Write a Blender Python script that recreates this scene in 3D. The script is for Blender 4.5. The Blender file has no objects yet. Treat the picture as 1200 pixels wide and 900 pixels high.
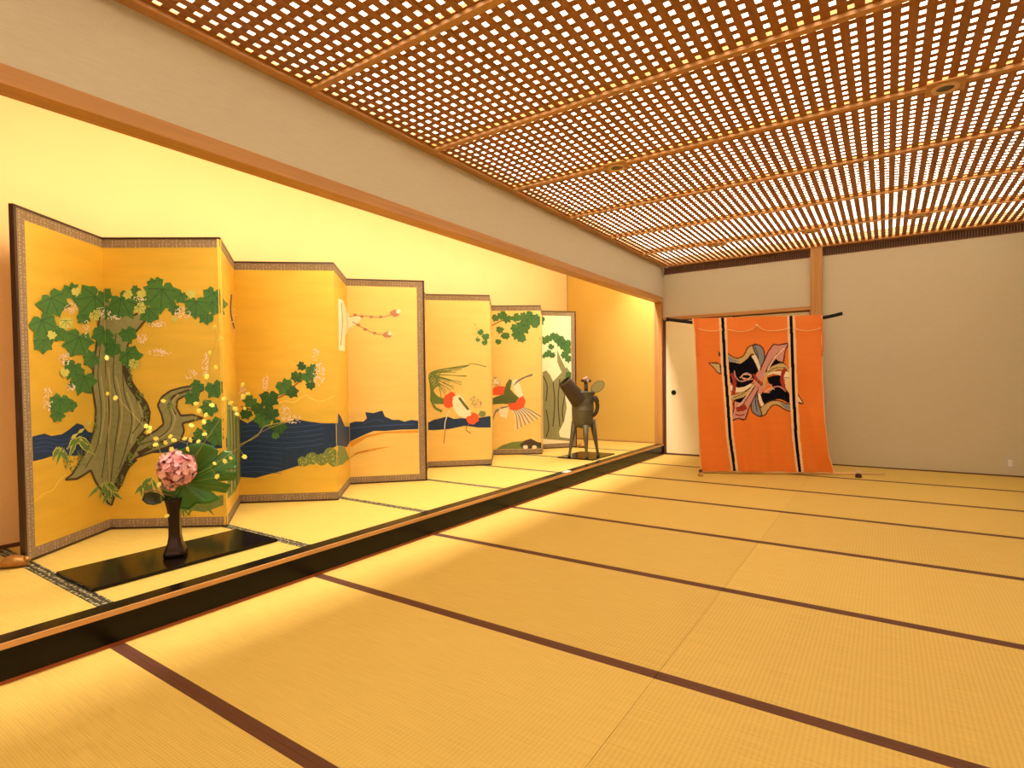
import bpy, bmesh, math, random
import numpy as np
from mathutils import Vector, Matrix
from mathutils.geometry import tessellate_polygon
random.seed(7)
C = bpy.context.scene
COL = C.collection

# ---------------------------------------------------------------- camera
F, YAW, PIT, ROL, H = 648.67, 0.5949, -0.0248, -0.0122, 1.049
CY = 462.82
XK, YW, ZC = -2.582, 7.617, 2.603      # front of the alcove, back wall, ceiling trim underside
XS = XK-.092                           # inner edge of the alcove sill
XA = -4.10                              # back wall of the alcove
HP = 0.145                              # alcove platform height
D = 0.955                               # mat width and ceiling bay
def rotM():
    c, s = math.cos(YAW), math.sin(YAW)
    A = np.array([[c, s, 0], [-s, c, 0], [0, 0, 1]])
    c, s = math.cos(PIT), math.sin(PIT)
    B = np.array([[1, 0, 0], [0, c, s], [0, -s, c]])
    c, s = math.cos(ROL), math.sin(ROL)
    G = np.array([[c, 0, s], [0, 1, 0], [-s, 0, c]])
    return G @ B @ A
RM = rotM()
CAM = Vector((0, 0, H))
FWD = Vector(RM[1])
def ray(px, py):
    v = RM.T @ np.array([(px-600)/F, 1.0, -(py-CY)/F])
    return Vector(v)
def onz(px, py, z):
    d = ray(px, py); return CAM + d*((z-H)/d.z)
def onpl(px, py, P, N):
    d = ray(px, py); return CAM + d*((P-CAM).dot(N)/d.dot(N))
def at(px, py, depth):
    return CAM + ray(px, py)*depth
cam = bpy.data.cameras.new('camera'); co = bpy.data.objects.new('camera', cam); COL.objects.link(co)
cam.sensor_width = 36; cam.lens = F/1200*36; cam.shift_y = (CY-450)/1200
cam.clip_start = 0.05
mw = Matrix(((RM[0][0], RM[2][0], -RM[1][0], 0), (RM[0][1], RM[2][1], -RM[1][1], 0), (RM[0][2], RM[2][2], -RM[1][2], H), (0, 0, 0, 1)))
co.matrix_world = mw
C.camera = co

# ---------------------------------------------------------------- materials
def srgb(r, g, b):
    f = lambda c: ((c/255+.055)/1.055)**2.4 if c/255 > .04045 else c/255/12.92
    return (f(r), f(g), f(b), 1)
MATS = {}
def mat(name, col, rough=.6, metal=0., noise=0., nscale=(8, 8, 8), bump=0., bscale=40., emit=None, estr=0., spec=.5, coat=0., sss=0, coord='Object', trans=0., sheen=0.):
    if name in MATS: return MATS[name]
    m = bpy.data.materials.new(name); m.use_nodes = True
    nt = m.node_tree; b = nt.nodes['Principled BSDF']
    b.inputs['Base Color'].default_value = col
    b.inputs['Roughness'].default_value = rough
    b.inputs['Metallic'].default_value = metal
    b.inputs['Specular IOR Level'].default_value = spec
    b.inputs['Coat Weight'].default_value = coat
    b.inputs['Coat Roughness'].default_value = .08
    if trans: b.inputs['Transmission Weight'].default_value = trans
    if sheen: b.inputs['Sheen Weight'].default_value = sheen
    if emit: b.inputs['Emission Color'].default_value = emit; b.inputs['Emission Strength'].default_value = estr
    tc = nt.nodes.new('ShaderNodeTexCoord')
    mp = nt.nodes.new('ShaderNodeMapping'); mp.inputs['Scale'].default_value = nscale
    nt.links.new(tc.outputs[coord], mp.inputs['Vector'])
    n = nt.nodes.new('ShaderNodeTexNoise'); n.inputs['Scale'].default_value = 1; n.inputs['Detail'].default_value = 4
    nt.links.new(mp.outputs['Vector'], n.inputs['Vector'])
    mx = nt.nodes.new('ShaderNodeMix'); mx.data_type = 'RGBA'; mx.blend_type = 'MIX'
    k = max(noise, .02)
    mx.inputs[6].default_value = tuple(c*(1-k) for c in col[:3])+(1,)
    mx.inputs[7].default_value = tuple(min(1, c*(1+k)) for c in col[:3])+(1,)
    nt.links.new(n.outputs['Fac'], mx.inputs[0]); nt.links.new(mx.outputs[2], b.inputs['Base Color'])
    if bump:
        n2 = nt.nodes.new('ShaderNodeTexNoise'); n2.inputs['Scale'].default_value = bscale; n2.inputs['Detail'].default_value = 3
        nt.links.new(tc.outputs[coord], n2.inputs['Vector'])
        bp = nt.nodes.new('ShaderNodeBump'); bp.inputs['Strength'].default_value = bump; bp.inputs['Distance'].default_value = .004
        nt.links.new(n2.outputs['Fac'], bp.inputs['Height']); nt.links.new(bp.outputs['Normal'], b.inputs['Normal'])
    MATS[name] = m
    return m

def tatami_mat(name, c1, c2):
    m = bpy.data.materials.new(name); m.use_nodes = True
    nt = m.node_tree; b = nt.nodes['Principled BSDF']; b.inputs['Roughness'].default_value = .62
    b.inputs['Specular IOR Level'].default_value = .35
    tc = nt.nodes.new('ShaderNodeTexCoord')
    def wave(dirn, pitch, dist=0.):
        w = nt.nodes.new('ShaderNodeTexWave'); w.wave_type = 'BANDS'; w.bands_direction = dirn; w.wave_profile = 'SIN'
        w.inputs['Scale'].default_value = 2*math.pi/(20*pitch); w.inputs['Distortion'].default_value = dist
        w.inputs['Detail Scale'].default_value = 3
        nt.links.new(tc.outputs['Object'], w.inputs['Vector']); return w
    w1 = wave('X', .0155, .3); w2 = wave('Y', .008, .3)
    n = nt.nodes.new('ShaderNodeTexNoise'); n.inputs['Scale'].default_value = 1.; n.inputs['Detail'].default_value = 5
    mp = nt.nodes.new('ShaderNodeMapping'); mp.inputs['Scale'].default_value = (6, 180, 6)
    nt.links.new(tc.outputs['Object'], mp.inputs['Vector']); nt.links.new(mp.outputs['Vector'], n.inputs['Vector'])
    a = nt.nodes.new('ShaderNodeMath'); a.operation = 'MULTIPLY'
    nt.links.new(w1.outputs['Fac'], a.inputs[0]); nt.links.new(w2.outputs['Fac'], a.inputs[1])
    s = nt.nodes.new('ShaderNodeMath'); s.operation = 'MULTIPLY_ADD'; s.inputs[1].default_value = .55
    nt.links.new(a.outputs[0], s.inputs[0]); nt.links.new(n.outputs['Fac'], s.inputs[2])
    oi = nt.nodes.new('ShaderNodeObjectInfo')
    r = nt.nodes.new('ShaderNodeMath'); r.operation = 'MULTIPLY_ADD'; r.inputs[1].default_value = .25
    nt.links.new(oi.outputs['Random'], r.inputs[0]); nt.links.new(s.outputs[0], r.inputs[2])
    cr = nt.nodes.new('ShaderNodeValToRGB'); cr.color_ramp.elements[0].position = .3; cr.color_ramp.elements[1].position = 1.2 if False else 1.
    cr.color_ramp.elements[0].color = c1; cr.color_ramp.elements[1].color = c2
    nt.links.new(r.outputs[0], cr.inputs['Fac']); nt.links.new(cr.outputs['Color'], b.inputs['Base Color'])
    bp = nt.nodes.new('ShaderNodeBump'); bp.inputs['Strength'].default_value = .35; bp.inputs['Distance'].default_value = .0015
    nt.links.new(a.outputs[0], bp.inputs['Height']); nt.links.new(bp.outputs['Normal'], b.inputs['Normal'])
    return m

def pattern_mat(name, c1, c2, scale, rough=.7, thr=.5, mscale=(1, 1, 1)):
    m = bpy.data.materials.new(name); m.use_nodes = True
    nt = m.node_tree; b = nt.nodes['Principled BSDF']; b.inputs['Roughness'].default_value = rough
    tc = nt.nodes.new('ShaderNodeTexCoord')
    mp = nt.nodes.new('ShaderNodeMapping'); mp.inputs['Scale'].default_value = mscale
    v = nt.nodes.new('ShaderNodeTexVoronoi'); v.inputs['Scale'].default_value = scale; v.inputs['Randomness'].default_value = .35
    nt.links.new(tc.outputs['Object'], mp.inputs['Vector']); nt.links.new(mp.outputs['Vector'], v.inputs['Vector'])
    cr = nt.nodes.new('ShaderNodeValToRGB'); cr.color_ramp.elements[0].position = thr-.1; cr.color_ramp.elements[1].position = thr+.1
    cr.color_ramp.elements[0].color = c2; cr.color_ramp.elements[1].color = c1
    nt.links.new(v.outputs['Distance'], cr.inputs['Fac']); nt.links.new(cr.outputs['Color'], b.inputs['Base Color'])
    return m

def wood(name, c, dark=.75, rough=.45, axis='X', coat=0.):
    if name in MATS: return MATS[name]
    m = bpy.data.materials.new(name); m.use_nodes = True
    nt = m.node_tree; b = nt.nodes['Principled BSDF']; b.inputs['Roughness'].default_value = rough; b.inputs['Coat Weight'].default_value = coat
    tc = nt.nodes.new('ShaderNodeTexCoord'); mp = nt.nodes.new('ShaderNodeMapping')
    sc = {'X': (1.2, 40, 40), 'Y': (40, 1.2, 40), 'Z': (40, 40, 1.2)}[axis]
    mp.inputs['Scale'].default_value = sc
    n = nt.nodes.new('ShaderNodeTexNoise'); n.inputs['Scale'].default_value = 1.; n.inputs['Detail'].default_value = 4; n.inputs['Distortion'].default_value = .4
    nt.links.new(tc.outputs['Object'], mp.inputs['Vector']); nt.links.new(mp.outputs['Vector'], n.inputs['Vector'])
    cr = nt.nodes.new('ShaderNodeValToRGB'); cr.color_ramp.elements[0].position = .3; cr.color_ramp.elements[1].position = .7
    cr.color_ramp.elements[0].color = tuple(x*dark for x in c[:3])+(1,); cr.color_ramp.elements[1].color = c
    nt.links.new(n.outputs['Fac'], cr.inputs['Fac']); nt.links.new(cr.outputs['Color'], b.inputs['Base Color'])
    MATS[name] = m; return m

M_TAT = tatami_mat('tatami_straw', srgb(196, 164, 82), srgb(222, 190, 102))
M_EDGE = mat('brown_mat_edging', srgb(92, 46, 22), .7, noise=.15, nscale=(200, 200, 200))
M_EDGE2 = pattern_mat('patterned_mat_edging', srgb(44, 38, 22), srgb(200, 190, 150), 42, thr=.28)
M_SUB = mat('subfloor_board', srgb(150, 120, 75), .8)
M_WALL = mat('beige_wall_cloth', srgb(202, 192, 170), .9, noise=.09, nscale=(14, 14, 220), bump=.25, bscale=160)
M_GOLDWALL = mat('gold_wall_paper', srgb(242, 202, 148), .5, metal=.2, noise=.05, nscale=(3, 3, 3), bump=.05, bscale=60)
M_WOODX = wood('hinoki_wood_x', srgb(200, 144, 82), axis='X')
M_WOODY = wood('hinoki_wood_y', srgb(200, 144, 82), axis='Y')
M_WOODZ = wood('hinoki_wood_z', srgb(200, 144, 82), axis='Z')
M_SLAT = wood('lattice_cedar', srgb(160, 98, 38), axis='Y', rough=.5)
M_SLATX = wood('lattice_cedar_cross', srgb(152, 92, 36), axis='X', rough=.5)
M_LACQ = mat('black_lacquer', srgb(14, 9, 7), .25, spec=.2)
M_LACQ2 = mat('dark_lacquer_board', srgb(20, 11, 8), .15, spec=.22)
M_EDGELIGHT = wood('sill_edge_highlight', srgb(214, 158, 96), axis='Y')
M_REDWOOD = wood('sill_foot_wood', srgb(150, 66, 24), axis='Y')
M_PAPER = mat('fusuma_paper', srgb(238, 228, 196), .8, noise=.02, bump=.05, bscale=80)
M_DARK = mat('dark_metal', srgb(30, 18, 12), .4, metal=.6)
M_GRILLE = mat('grille_dark', srgb(60, 30, 16), .6)
M_GRSLAT = mat('grille_slat', srgb(120, 80, 56), .6)
M_FRAME = mat('screen_lacquer_frame', srgb(52, 22, 10), .35, coat=.3)
M_BROC = pattern_mat('brown_brocade', srgb(136, 112, 86), srgb(176, 154, 124), 60, thr=.3)
M_GOLD = mat('gold_leaf', srgb(224, 184, 70), .42, metal=.35, noise=.14, nscale=(3, 3, 16))
M_GOLDP = mat('pale_gold_leaf', srgb(232, 196, 112), .45, metal=.25, noise=.10, nscale=(3, 3, 16))
M_SILVERLIT = mat('pale_lit_ground', srgb(238, 232, 196), .6, metal=.05, noise=.04, nscale=(6, 6, 6))  # silver-white ground; its paleness also holds the strong light on this panel
def pm(name, r, g, b, n=.12): return mat('paint_'+name, srgb(r, g, b), .7, noise=n, nscale=(40, 40, 40))
P = dict(leaf=pm('leaf_green', 66, 112, 48, .25), leafd=pm('dark_green', 40, 80, 36, .2), vein=pm('vein', 36, 78, 44), pale=pm('pale_leaf', 196, 190, 96), trunk=pm('trunk', 136, 132, 88, .28),
         trunkd=pm('bark_dark', 66, 52, 30, .2), trunkl=pm('bark_light', 168, 156, 104), navy=pm('navy', 14, 44, 80, .35), navyl=pm('wave_line', 50, 76, 140), pink=pm('blossom', 240, 216, 196),
         moss=pm('moss', 110, 124, 62, .3), bamboo=pm('bamboo', 96, 122, 54), red=pm('red', 214, 80, 32), white=pm('white', 232, 218, 186), grey=pm('grey', 118, 112, 106), brown=pm('brown', 150, 92, 40),
         goldl=pm('gold_line', 244, 206, 96), green2=pm('wing_green', 78, 92, 38, .25), sand=pm('sand', 214, 148, 44), rose=pm('rose', 176, 120, 92))

# ---------------------------------------------------------------- mesh helpers
class MB:
    def __init__(s): s.v = []; s.f = []; s.m = []; s.mats = []
    def mi(s, m):
        if m not in s.mats: s.mats.append(m)
        return s.mats.index(m)
    def face(s, pts, m):
        b = len(s.v); s.v += [tuple(p) for p in pts]; s.f.append(tuple(range(b, b+len(pts)))); s.m.append(s.mi(m)); return s
    def faces(s, vs, fs, m):
        b = len(s.v); s.v += [tuple(p) for p in vs]; k = s.mi(m)
        for f in fs: s.f.append(tuple(b+i for i in f)); s.m.append(k)
        return s
    def box(s, x0, x1, y0, y1, z0, z1, m):
        v = [(x, y, z) for x in (x0, x1) for y in (y0, y1) for z in (z0, z1)]
        return s.faces(v, [(0, 1, 3, 2), (4, 6, 7, 5), (0, 4, 5, 1), (2, 3, 7, 6), (0, 2, 6, 4), (1, 5, 7, 3)], m)
    def obox(s, O, U, V, W, m):
        O, U, V, W = map(Vector, (O, U, V, W))
        v = [O+U*a+V*b+W*c for a in (0, 1) for b in (0, 1) for c in (0, 1)]
        return s.faces(v, [(0, 1, 3, 2), (4, 6, 7, 5), (0, 4, 5, 1), (2, 3, 7, 6), (0, 2, 6, 4), (1, 5, 7, 3)], m)
    def tube(s, pts, rad, m, n=8, cap=True):
        pts = [Vector(p) for p in pts]
        if not hasattr(rad, '__len__'): rad = [rad]*len(pts)
        rings = []; prev = None
        for i, p in enumerate(pts):
            t = (pts[min(i+1, len(pts)-1)]-pts[max(i-1, 0)]).normalized()
            if prev is None:
                u = t.orthogonal().normalized()
            else:
                u = (prev - t*prev.dot(t)).normalized()
            prev = u; w = t.cross(u)
            rings.append([p+(u*math.cos(2*math.pi*k/n)+w*math.sin(2*math.pi*k/n))*rad[i] for k in range(n)])
        vs = [q for r in rings for q in r]; fs = []
        for i in range(len(rings)-1):
            for k in range(n):
                a = i*n+k; b = i*n+(k+1) % n; fs.append((a, b, b+n, a+n))
        if cap: fs.append(tuple(range(n))[::-1]); fs.append(tuple(range((len(rings)-1)*n, len(rings)*n)))
        return s.faces(vs, fs, m)
    def loft(s, rings, m, cap=True, close=True):
        n = len(rings[0]); vs = [q for r in rings for q in r]; fs = []
        for i in range(len(rings)-1):
            for k in range(n if close else n-1):
                a = i*n+k; b = i*n+(k+1) % n; fs.append((a, b, b+n, a+n))
        if cap: fs.append(tuple(range(n))[::-1]); fs.append(tuple(range((len(rings)-1)*n, len(rings)*n)))
        return s.faces(vs, fs, m)
    def sphere(s, c, r, m, nu=10, nv=7, sc=(1, 1, 1)):
        c = Vector(c); rings = []
        for j in range(nv+1):
            a = -math.pi/2+math.pi*j/nv; rr = max(math.cos(a), .02)
            rings.append([c+Vector((math.cos(2*math.pi*k/nu)*rr*r*sc[0], math.sin(2*math.pi*k/nu)*rr*r*sc[1], math.sin(a)*r*sc[2])) for k in range(nu)])
        return s.loft(rings, m)
    def build(s, name, parent=None, smooth=False, bevel=0., loc=None, recalc=True):
        me = bpy.data.meshes.new(name)
        if loc is None:
            if parent is None and s.v:
                a = np.array([tuple(p) for p in s.v]); mn, mx_ = a.min(0), a.max(0); loc = Vector(((mn[0]+mx_[0])/2, (mn[1]+mx_[1])/2, mn[2]))
            else: loc = Vector((0, 0, 0))
        loc = Vector(loc)
        base = loc if parent is None else Vector(parent_world(parent))
        me.from_pydata([tuple(Vector(p)-base) for p in s.v], [], s.f)
        for m in s.mats: me.materials.append(m)
        for p_, k in zip(me.polygons, s.m): p_.material_index = k; p_.use_smooth = smooth
        if recalc:
            bm = bmesh.new(); bm.from_mesh(me); bmesh.ops.recalc_face_normals(bm, faces=bm.faces[:]); bm.to_mesh(me); bm.free()
        o = bpy.data.objects.new(name, me); COL.objects.link(o)
        if parent is None: o.location = loc
        else: o.parent = parent
        if bevel:
            b = o.modifiers.new('bevel', 'BEVEL'); b.width = bevel; b.segments = 2; b.limit_method = 'ANGLE'
        return o
def parent_world(p):
    w = Vector((0, 0, 0))
    while p is not None: w += p.location; p = p.parent
    return w
def tag(o, label=None, cat=None, group=None, kind=None):
    if label: o['label'] = label
    if cat: o['category'] = cat
    if group: o['group'] = group
    if kind: o['kind'] = kind
    return o
def thing(name, loc, label, cat, group=None):
    o = bpy.data.objects.new(name, None); COL.objects.link(o); o.location = loc; o.empty_display_size = .1
    return tag(o, label, cat, group)
def struct(o, label=None, cat=None): return tag(o, label, cat, None, 'structure')
def copy_tree(o, parent=None):
    c = o.copy(); COL.objects.link(c); c.parent = parent
    for ch in list(o.children): copy_tree(ch, c)
    return c
def smoothcurve(pts, n=6):
    pts = [Vector(p) for p in pts]; out = []
    for i in range(len(pts)-1):
        p0 = pts[max(i-1, 0)]; p1 = pts[i]; p2 = pts[i+1]; p3 = pts[min(i+2, len(pts)-1)]
        for k in range(n):
            t = k/n
            out.append(.5*((2*p1)+(p2-p0)*t+(2*p0-5*p1+4*p2-p3)*t*t+(3*p1-p0-3*p2+p3)*t**3))
    out.append(pts[-1]); return out

# ================================================================= ROOM SHELL
YB = YW-10*D                      # wall behind the camera
XR = XK+4*D                       # right wall
ZT = 2.92                         # top of the light box above the lattice
struct(MB().box(XK, XR, YB, YW, -.12, -.05, M_SUB).build('floor'), 'subfloor under the straw mats', 'floor')
struct(MB().box(XA, XS, YB, YW, -.12, HP-.045, M_SUB).build('floor_alcove'), 'raised floor of the gold alcove', 'floor')
# back wall pieces (right of pillar, above lintel)
PX0, PX1 = -.765, -.638
struct(MB().box(PX1, XR+.1, YW, YW+.12, -.12, 2.50, M_WALL).box(XK-.1, PX0, YW, YW+.12, 1.905, 2.50, M_WALL)
       .box(XK-.1, XR+.1, YW+.05, YW+.12, 2.50, ZT, M_WALL).build('wall_back'), 'beige cloth wall at the far end of the room', 'wall')
struct(MB().box(XR, XR+.12, YB, YW, -.12, ZT, M_WALL).build('wall_right'), 'beige right wall of the room', 'wall')
struct(MB().box(XA-.1, XR+.12, YB-.12, YB, -.12, ZT, M_WALL).build('wall_front'), 'beige wall behind the viewer', 'wall')
struct(MB().box(XK-.10, XK-.002, YB, YW, 2.19, ZT, M_WALL).build('wall_left'), 'long beige hanging wall above the alcove beam', 'wall')
struct(MB().box(XA-.12, XA, YB, YW+.12, -.12, ZT+.1, M_GOLDWALL).build('wall_alcove'), 'gold papered wall along the back of the alcove', 'wall')
struct(MB().box(XA, XK-.1, YW, YW+.12, -.12, ZT+.1, mat('dim_lit_gold_paper', srgb(212, 180, 92), .5, metal=.25, noise=.05, nscale=(3, 3, 3))).build('wall_alcove_end'), 'gold papered end wall of the alcove', 'wall')  # same gold paper as the back wall, coloured deeper for its weaker light
struct(MB().box(XA, XK-.1, YB, YW, ZT-.1, ZT, M_WALL).build('ceiling_alcove'), 'ceiling of the alcove', 'ceiling')
# timber
tn = [0]
def trim(mb, label, bevel=.003):
    tn[0] += 1
    return struct(mb.build('trim_%d' % tn[0], bevel=bevel), label, 'trim')
trim(MB().box(XK-.11, XK+.002, YB, YW-.06, 2.118, 2.19, M_WOODY), 'long wooden beam over the alcove opening')
trim(MB().box(XK-.115, XK-.004, YW-.065, YW, HP, 2.14, M_WOODZ), 'wooden post at the far end of the alcove')
trim(MB().box(XK-.02, XK+.022, YW-.02, YW-.0, 0, 1.86, mat('dark_wood', srgb(96, 52, 22), .5)), 'dark narrow door jamb beside the alcove post')
trim(MB().box(PX0, PX1, YW-.05, YW+.05, 0, ZC, M_WOODZ), 'square wooden pillar in the back wall')
trim(MB().box(XK+.01, PX0, YW-.035, YW+.06, 1.868, 1.912, M_WOODX), 'wooden lintel over the sliding doors')
trim(MB().box(XK+.01, PX0, YW-.015, YW+.06, -.05, .006, mat('dark_wood', srgb(96, 52, 22), .5)), 'dark wooden floor track under the sliding doors')
trim(MB().box(PX1, XR, YW-.006, YW+.01, -.05, .012, mat('dark_wood', srgb(96, 52, 22), .5)), 'thin dark strip at the foot of the back wall')
trim(MB().box(XA, XK-.11, YW-.012, YW, HP, HP+.018, M_WOODX), 'thin strip at the foot of the alcove end wall')
trim(MB().box(XA, XA+.012, YB, YW, HP, HP+.022, mat('dark_wood', srgb(96, 52, 22), .5)), 'thin strip at the foot of the gold wall')
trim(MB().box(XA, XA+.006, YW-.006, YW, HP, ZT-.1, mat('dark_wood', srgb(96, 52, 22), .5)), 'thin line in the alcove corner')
# alcove sill: lacquered face, tan edge coloured as a highlight, lacquered top
tn[0] += 1
sill = MB().box(XS, XK, YB, YW-.02, .012, .123, M_LACQ).box(XS, XK-.006, YB, YW-.02, .123, .1465, M_LACQ).build('trim_%d' % tn[0])
struct(sill, 'black lacquered sill along the front of the alcove', 'trim')
o = MB().box(XK-.006, XK+.003, YB, YW-.02, .123, .1445, M_EDGELIGHT).build('edge_highlight', sill)  # tan strip stands in for the highlight along the sill's upper edge
o['label'] = 'tan strip coloured as the highlight on the sill edge'
o = MB().box(XK-.02, XK+.006, YB, YW-.02, -.02, .012, M_REDWOOD).build('foot_strip', sill)
o['label'] = 'reddish wooden foot strip'
# sliding doors
for i, (a, b, yy, px) in enumerate([(XK+.022, -1.64, YW-.012, -2.44), (-1.70, PX0, YW+.018, -.9)]):
    d = MB().box(a, b, yy, yy+.022, .006, 1.868, M_PAPER)
    do = d.build('door_%d' % (i+1)); struct(do, ['cream paper sliding door with a dark round pull beside the alcove post', 'cream paper sliding door behind the orange textile'][i], 'door')
    fr = MB()
    mdw = mat('dark_wood', srgb(96, 52, 22), .5)
    for (x0, x1, z0, z1) in [(a, a+.014, .006, 1.868), (b-.014, b, .006, 1.868), (a, b, .006, .022), (a, b, 1.852, 1.868)]:
        fr.box(x0, x1, yy-.004, yy+.02, z0, z1, mdw)
    fr.build('door_frame', do)
    pl = MB(); pc = Vector((px, yy-.001, .865))
    rings = []
    for (r_, y_) in [(.030, 0), (.034, -.004), (.030, -.007), (.024, -.005), (.022, -.001)]:
        rings.append([pc+Vector((math.cos(t)*r_, y_, math.sin(t)*r_)) for t in [2*math.pi*k/20 for k in range(20)]])
    pl.loft(rings, M_DARK).build('door_pull', do, smooth=True)

# vent grilles
def grille(x0, x1, label):
    t = thing('ventilation_grille', ((x0+x1)/2, YW, 2.50), label, 'vent', 'dark grilles under the ceiling')
    MB().box(x0, x1, YW+.02, YW+.045, 2.502, 2.60, M_GRILLE).build('backing', t)
    MB().box(x0, x1, YW-.006, YW+.02, 2.502, 2.512, M_GRSLAT).box(x0, x1, YW-.006, YW+.02, 2.588, 2.598, M_GRSLAT).build('frame', t)
    s = MB(); n = int((x1-x0)/.024)
    for k in range(n):
        x = x0+.012+k*.024
        s.box(x-.005, x+.005, YW-.003, YW+.015, 2.512, 2.588, M_GRSLAT)
    s.build('slats', t)
grille(XK+.005, PX0, 'dark louvred vent strip left of the pillar under the lattice ceiling')
grille(PX1, XR, 'dark louvred vent strip right of the pillar under the lattice ceiling')

M_FILLPAPER = mat('fill_light_paper', srgb(250, 240, 220), .9, emit=(1., .93, .70, 1), estr=1.15)  # added fill light: glowing paper panels behind the camera, out of view
for i in range(4):
    x0 = XK+.05+i*.93; w_ = struct(MB().box(x0+.02, x0+.90, YB+.004, YB+.012, .30, 1.85, M_FILLPAPER).build('fill_panel_%d' % (i+1)), 'added glowing paper panel behind the viewer for fill light', 'fill_panel')
    for (a, b, c_, d_) in [(x0, x0+.03, .28, 1.87), (x0+.89, x0+.92, .28, 1.87), (x0+.03, x0+.89, .28, .31), (x0+.03, x0+.89, 1.84, 1.87), (x0+.03, x0+.89, .68, .69), (x0+.03, x0+.89, 1.07, 1.08), (x0+.03, x0+.89, 1.46, 1.47), (x0+.32, x0+.33, .31, 1.84), (x0+.60, x0+.61, .31, 1.84)]:
        MB().box(a, b, YB+.002, YB+.030, c_, d_, M_WOODX).build('fill_panel_bar', w_)

# ceiling: luminous board above, lattice, beams
LZ = ZC+.016
M_BOARD = mat('luminous_board', srgb(250, 240, 220), .9, emit=(1., .965, .70, 1), estr=6.4)
ceil = struct(MB().box(XK, XR, YB, YW+.05, 2.735, 2.775, M_BOARD).build('ceiling'), 'backlit wooden lattice ceiling', 'ceiling')
PITCH = .0664
def panel_mesh():
    mb = MB()
    # lower slats run in Y; upper slats in X
    n = 15; px_ = D/15
    ow = .0248
    prev = -D/2
    for k in range(n):
        c = -D/2+px_*(k+.5)
        mb.box(prev, c-ow/2, -D/2, D/2, 0, .002, M_SLAT); prev = c+ow/2
    mb.box(prev, D/2, -D/2, D/2, 0, .002, M_SLAT)
    mb.box(D/2-.006, D/2+.006, -D/2, D/2, -.003, .002, M_SLAT)      # joint batten
    oh = .032; n = 14; off = (D-n*PITCH)/2
    prev = -D/2
    for k in range(n):
        c = -D/2+off+PITCH*(k+.5)
        mb.box(-D/2, D/2, prev, c-oh/2, .0021, .004, M_SLATX); prev = c+oh/2
    mb.box(-D/2, D/2, prev, D/2, .0021, .004, M_SLATX)
    return mb
first = None
for i in range(4):
    for j in range(10):
        c = Vector((XK+D*(i+.5), YW-D*(j+.5), LZ))
        if first is None:
            first = panel_mesh().build('lattice_panel', None, loc=Vector((0, 0, 0)))
            first.parent = ceil; first.location = c-ceil.location
        else:
            o = first.copy(); COL.objects.link(o); o.parent = ceil; o.location = c-ceil.location
for j in range(1, 10):
    y = YW-D*j
    MB().box(XK+.02, XR, y-.020, y+.020, ZC-.002, ZC+.045, M_WOODX).build('beam', ceil)
MB().box(XK, XK+.062, YB, YW, ZC, ZC+.04, M_WOODY).build('edge_beam', ceil)
MB().box(XK+.062, XR, YW-.055, YW+.02, ZC-.001, ZC+.04, M_WOODX).build('edge_beam', ceil)

# downlights
dl = None
for (x, y, lab) in [(-1.627, 3.797, 'square wooden spotlight plate on the ceiling nearest the alcove side'), (.255, 3.797, 'square wooden spotlight plate on the ceiling nearest the right edge'),
                    (.255, 6.662, 'square wooden spotlight plate on the far ceiling, towards the right'), (-.672, 6.662, 'square wooden spotlight plate on the far ceiling above the pillar'),
                    (-1.627, 6.662, 'square wooden spotlight plate on the far ceiling above the orange textile')]:
    loc = Vector((x, y, ZC-.002))
    if dl is None:
        dl = thing('ceiling_downlight', loc, lab, 'ceiling light', 'downlights in the lattice ceiling')
        MB().box(x-.085, x+.085, y-.085, y+.085, ZC-.012, ZC-.002, M_WOODX).build('mounting_plate', dl, bevel=.002)
        rr = []
        for (r_, z_) in [(.062, 0), (.062, -.008), (.046, -.010), (.040, -.002)]:
            rr.append([loc+Vector((math.cos(t)*r_, math.sin(t)*r_, -.010+z_)) for t in [2*math.pi*k/24 for k in range(24)]])
        MB().loft(rr, mat('bronze_ring', srgb(214, 176, 140), .4), cap=False).build('ring', dl, smooth=True)
        MB().tube([loc+Vector((0, 0, -.008)), loc+Vector((0, 0, -.0125))], .040, mat('lamp_glass_dark', srgb(70, 40, 22), .2), 24).build('lens', dl)
    else:
        c = copy_tree(dl); c.location = loc; c['label'] = lab

# ================================================================= TATAMI
ORD = ['first', 'second', 'third', 'fourth', 'fifth', 'sixth', 'seventh', 'eighth', 'ninth', 'tenth']
def make_tatami(L, W, em, ew, name, thick=.05):
    t = thing(name, (0, 0, 0), 'x', 'tatami mat')
    MB().box(-L/2+.0008, L/2-.0008, -W/2+ew, W/2-ew, -thick, 0, M_TAT).build('woven_mat', t)
    for s in (-1, 1):
        y0, y1 = sorted((s*(W/2-.0006), s*(W/2-ew)))
        MB().box(-L/2+.0008, L/2-.0008, y0, y1, -thick, .0012, em).build('cloth_edging', t)
    return t
tm = None
for col in range(3):
    for j in range(8):
        if col == 2: continue
        loc = Vector((XK+D*2*(col+.5), YW-D*(j+.5), 0))
        if tm is None: tm = o = make_tatami(2*D, D, M_EDGE, .026, 'tatami_mat')
        else: o = copy_tree(tm)
        o.location = loc
        side = ['between alcove sill and centre seam', 'right of the centre seam'][col]
        tag(o, 'tatami mat %s, %s row from the back wall' % (side, ORD[j]), 'tatami mat', 'tatami mats on the main floor')
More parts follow.
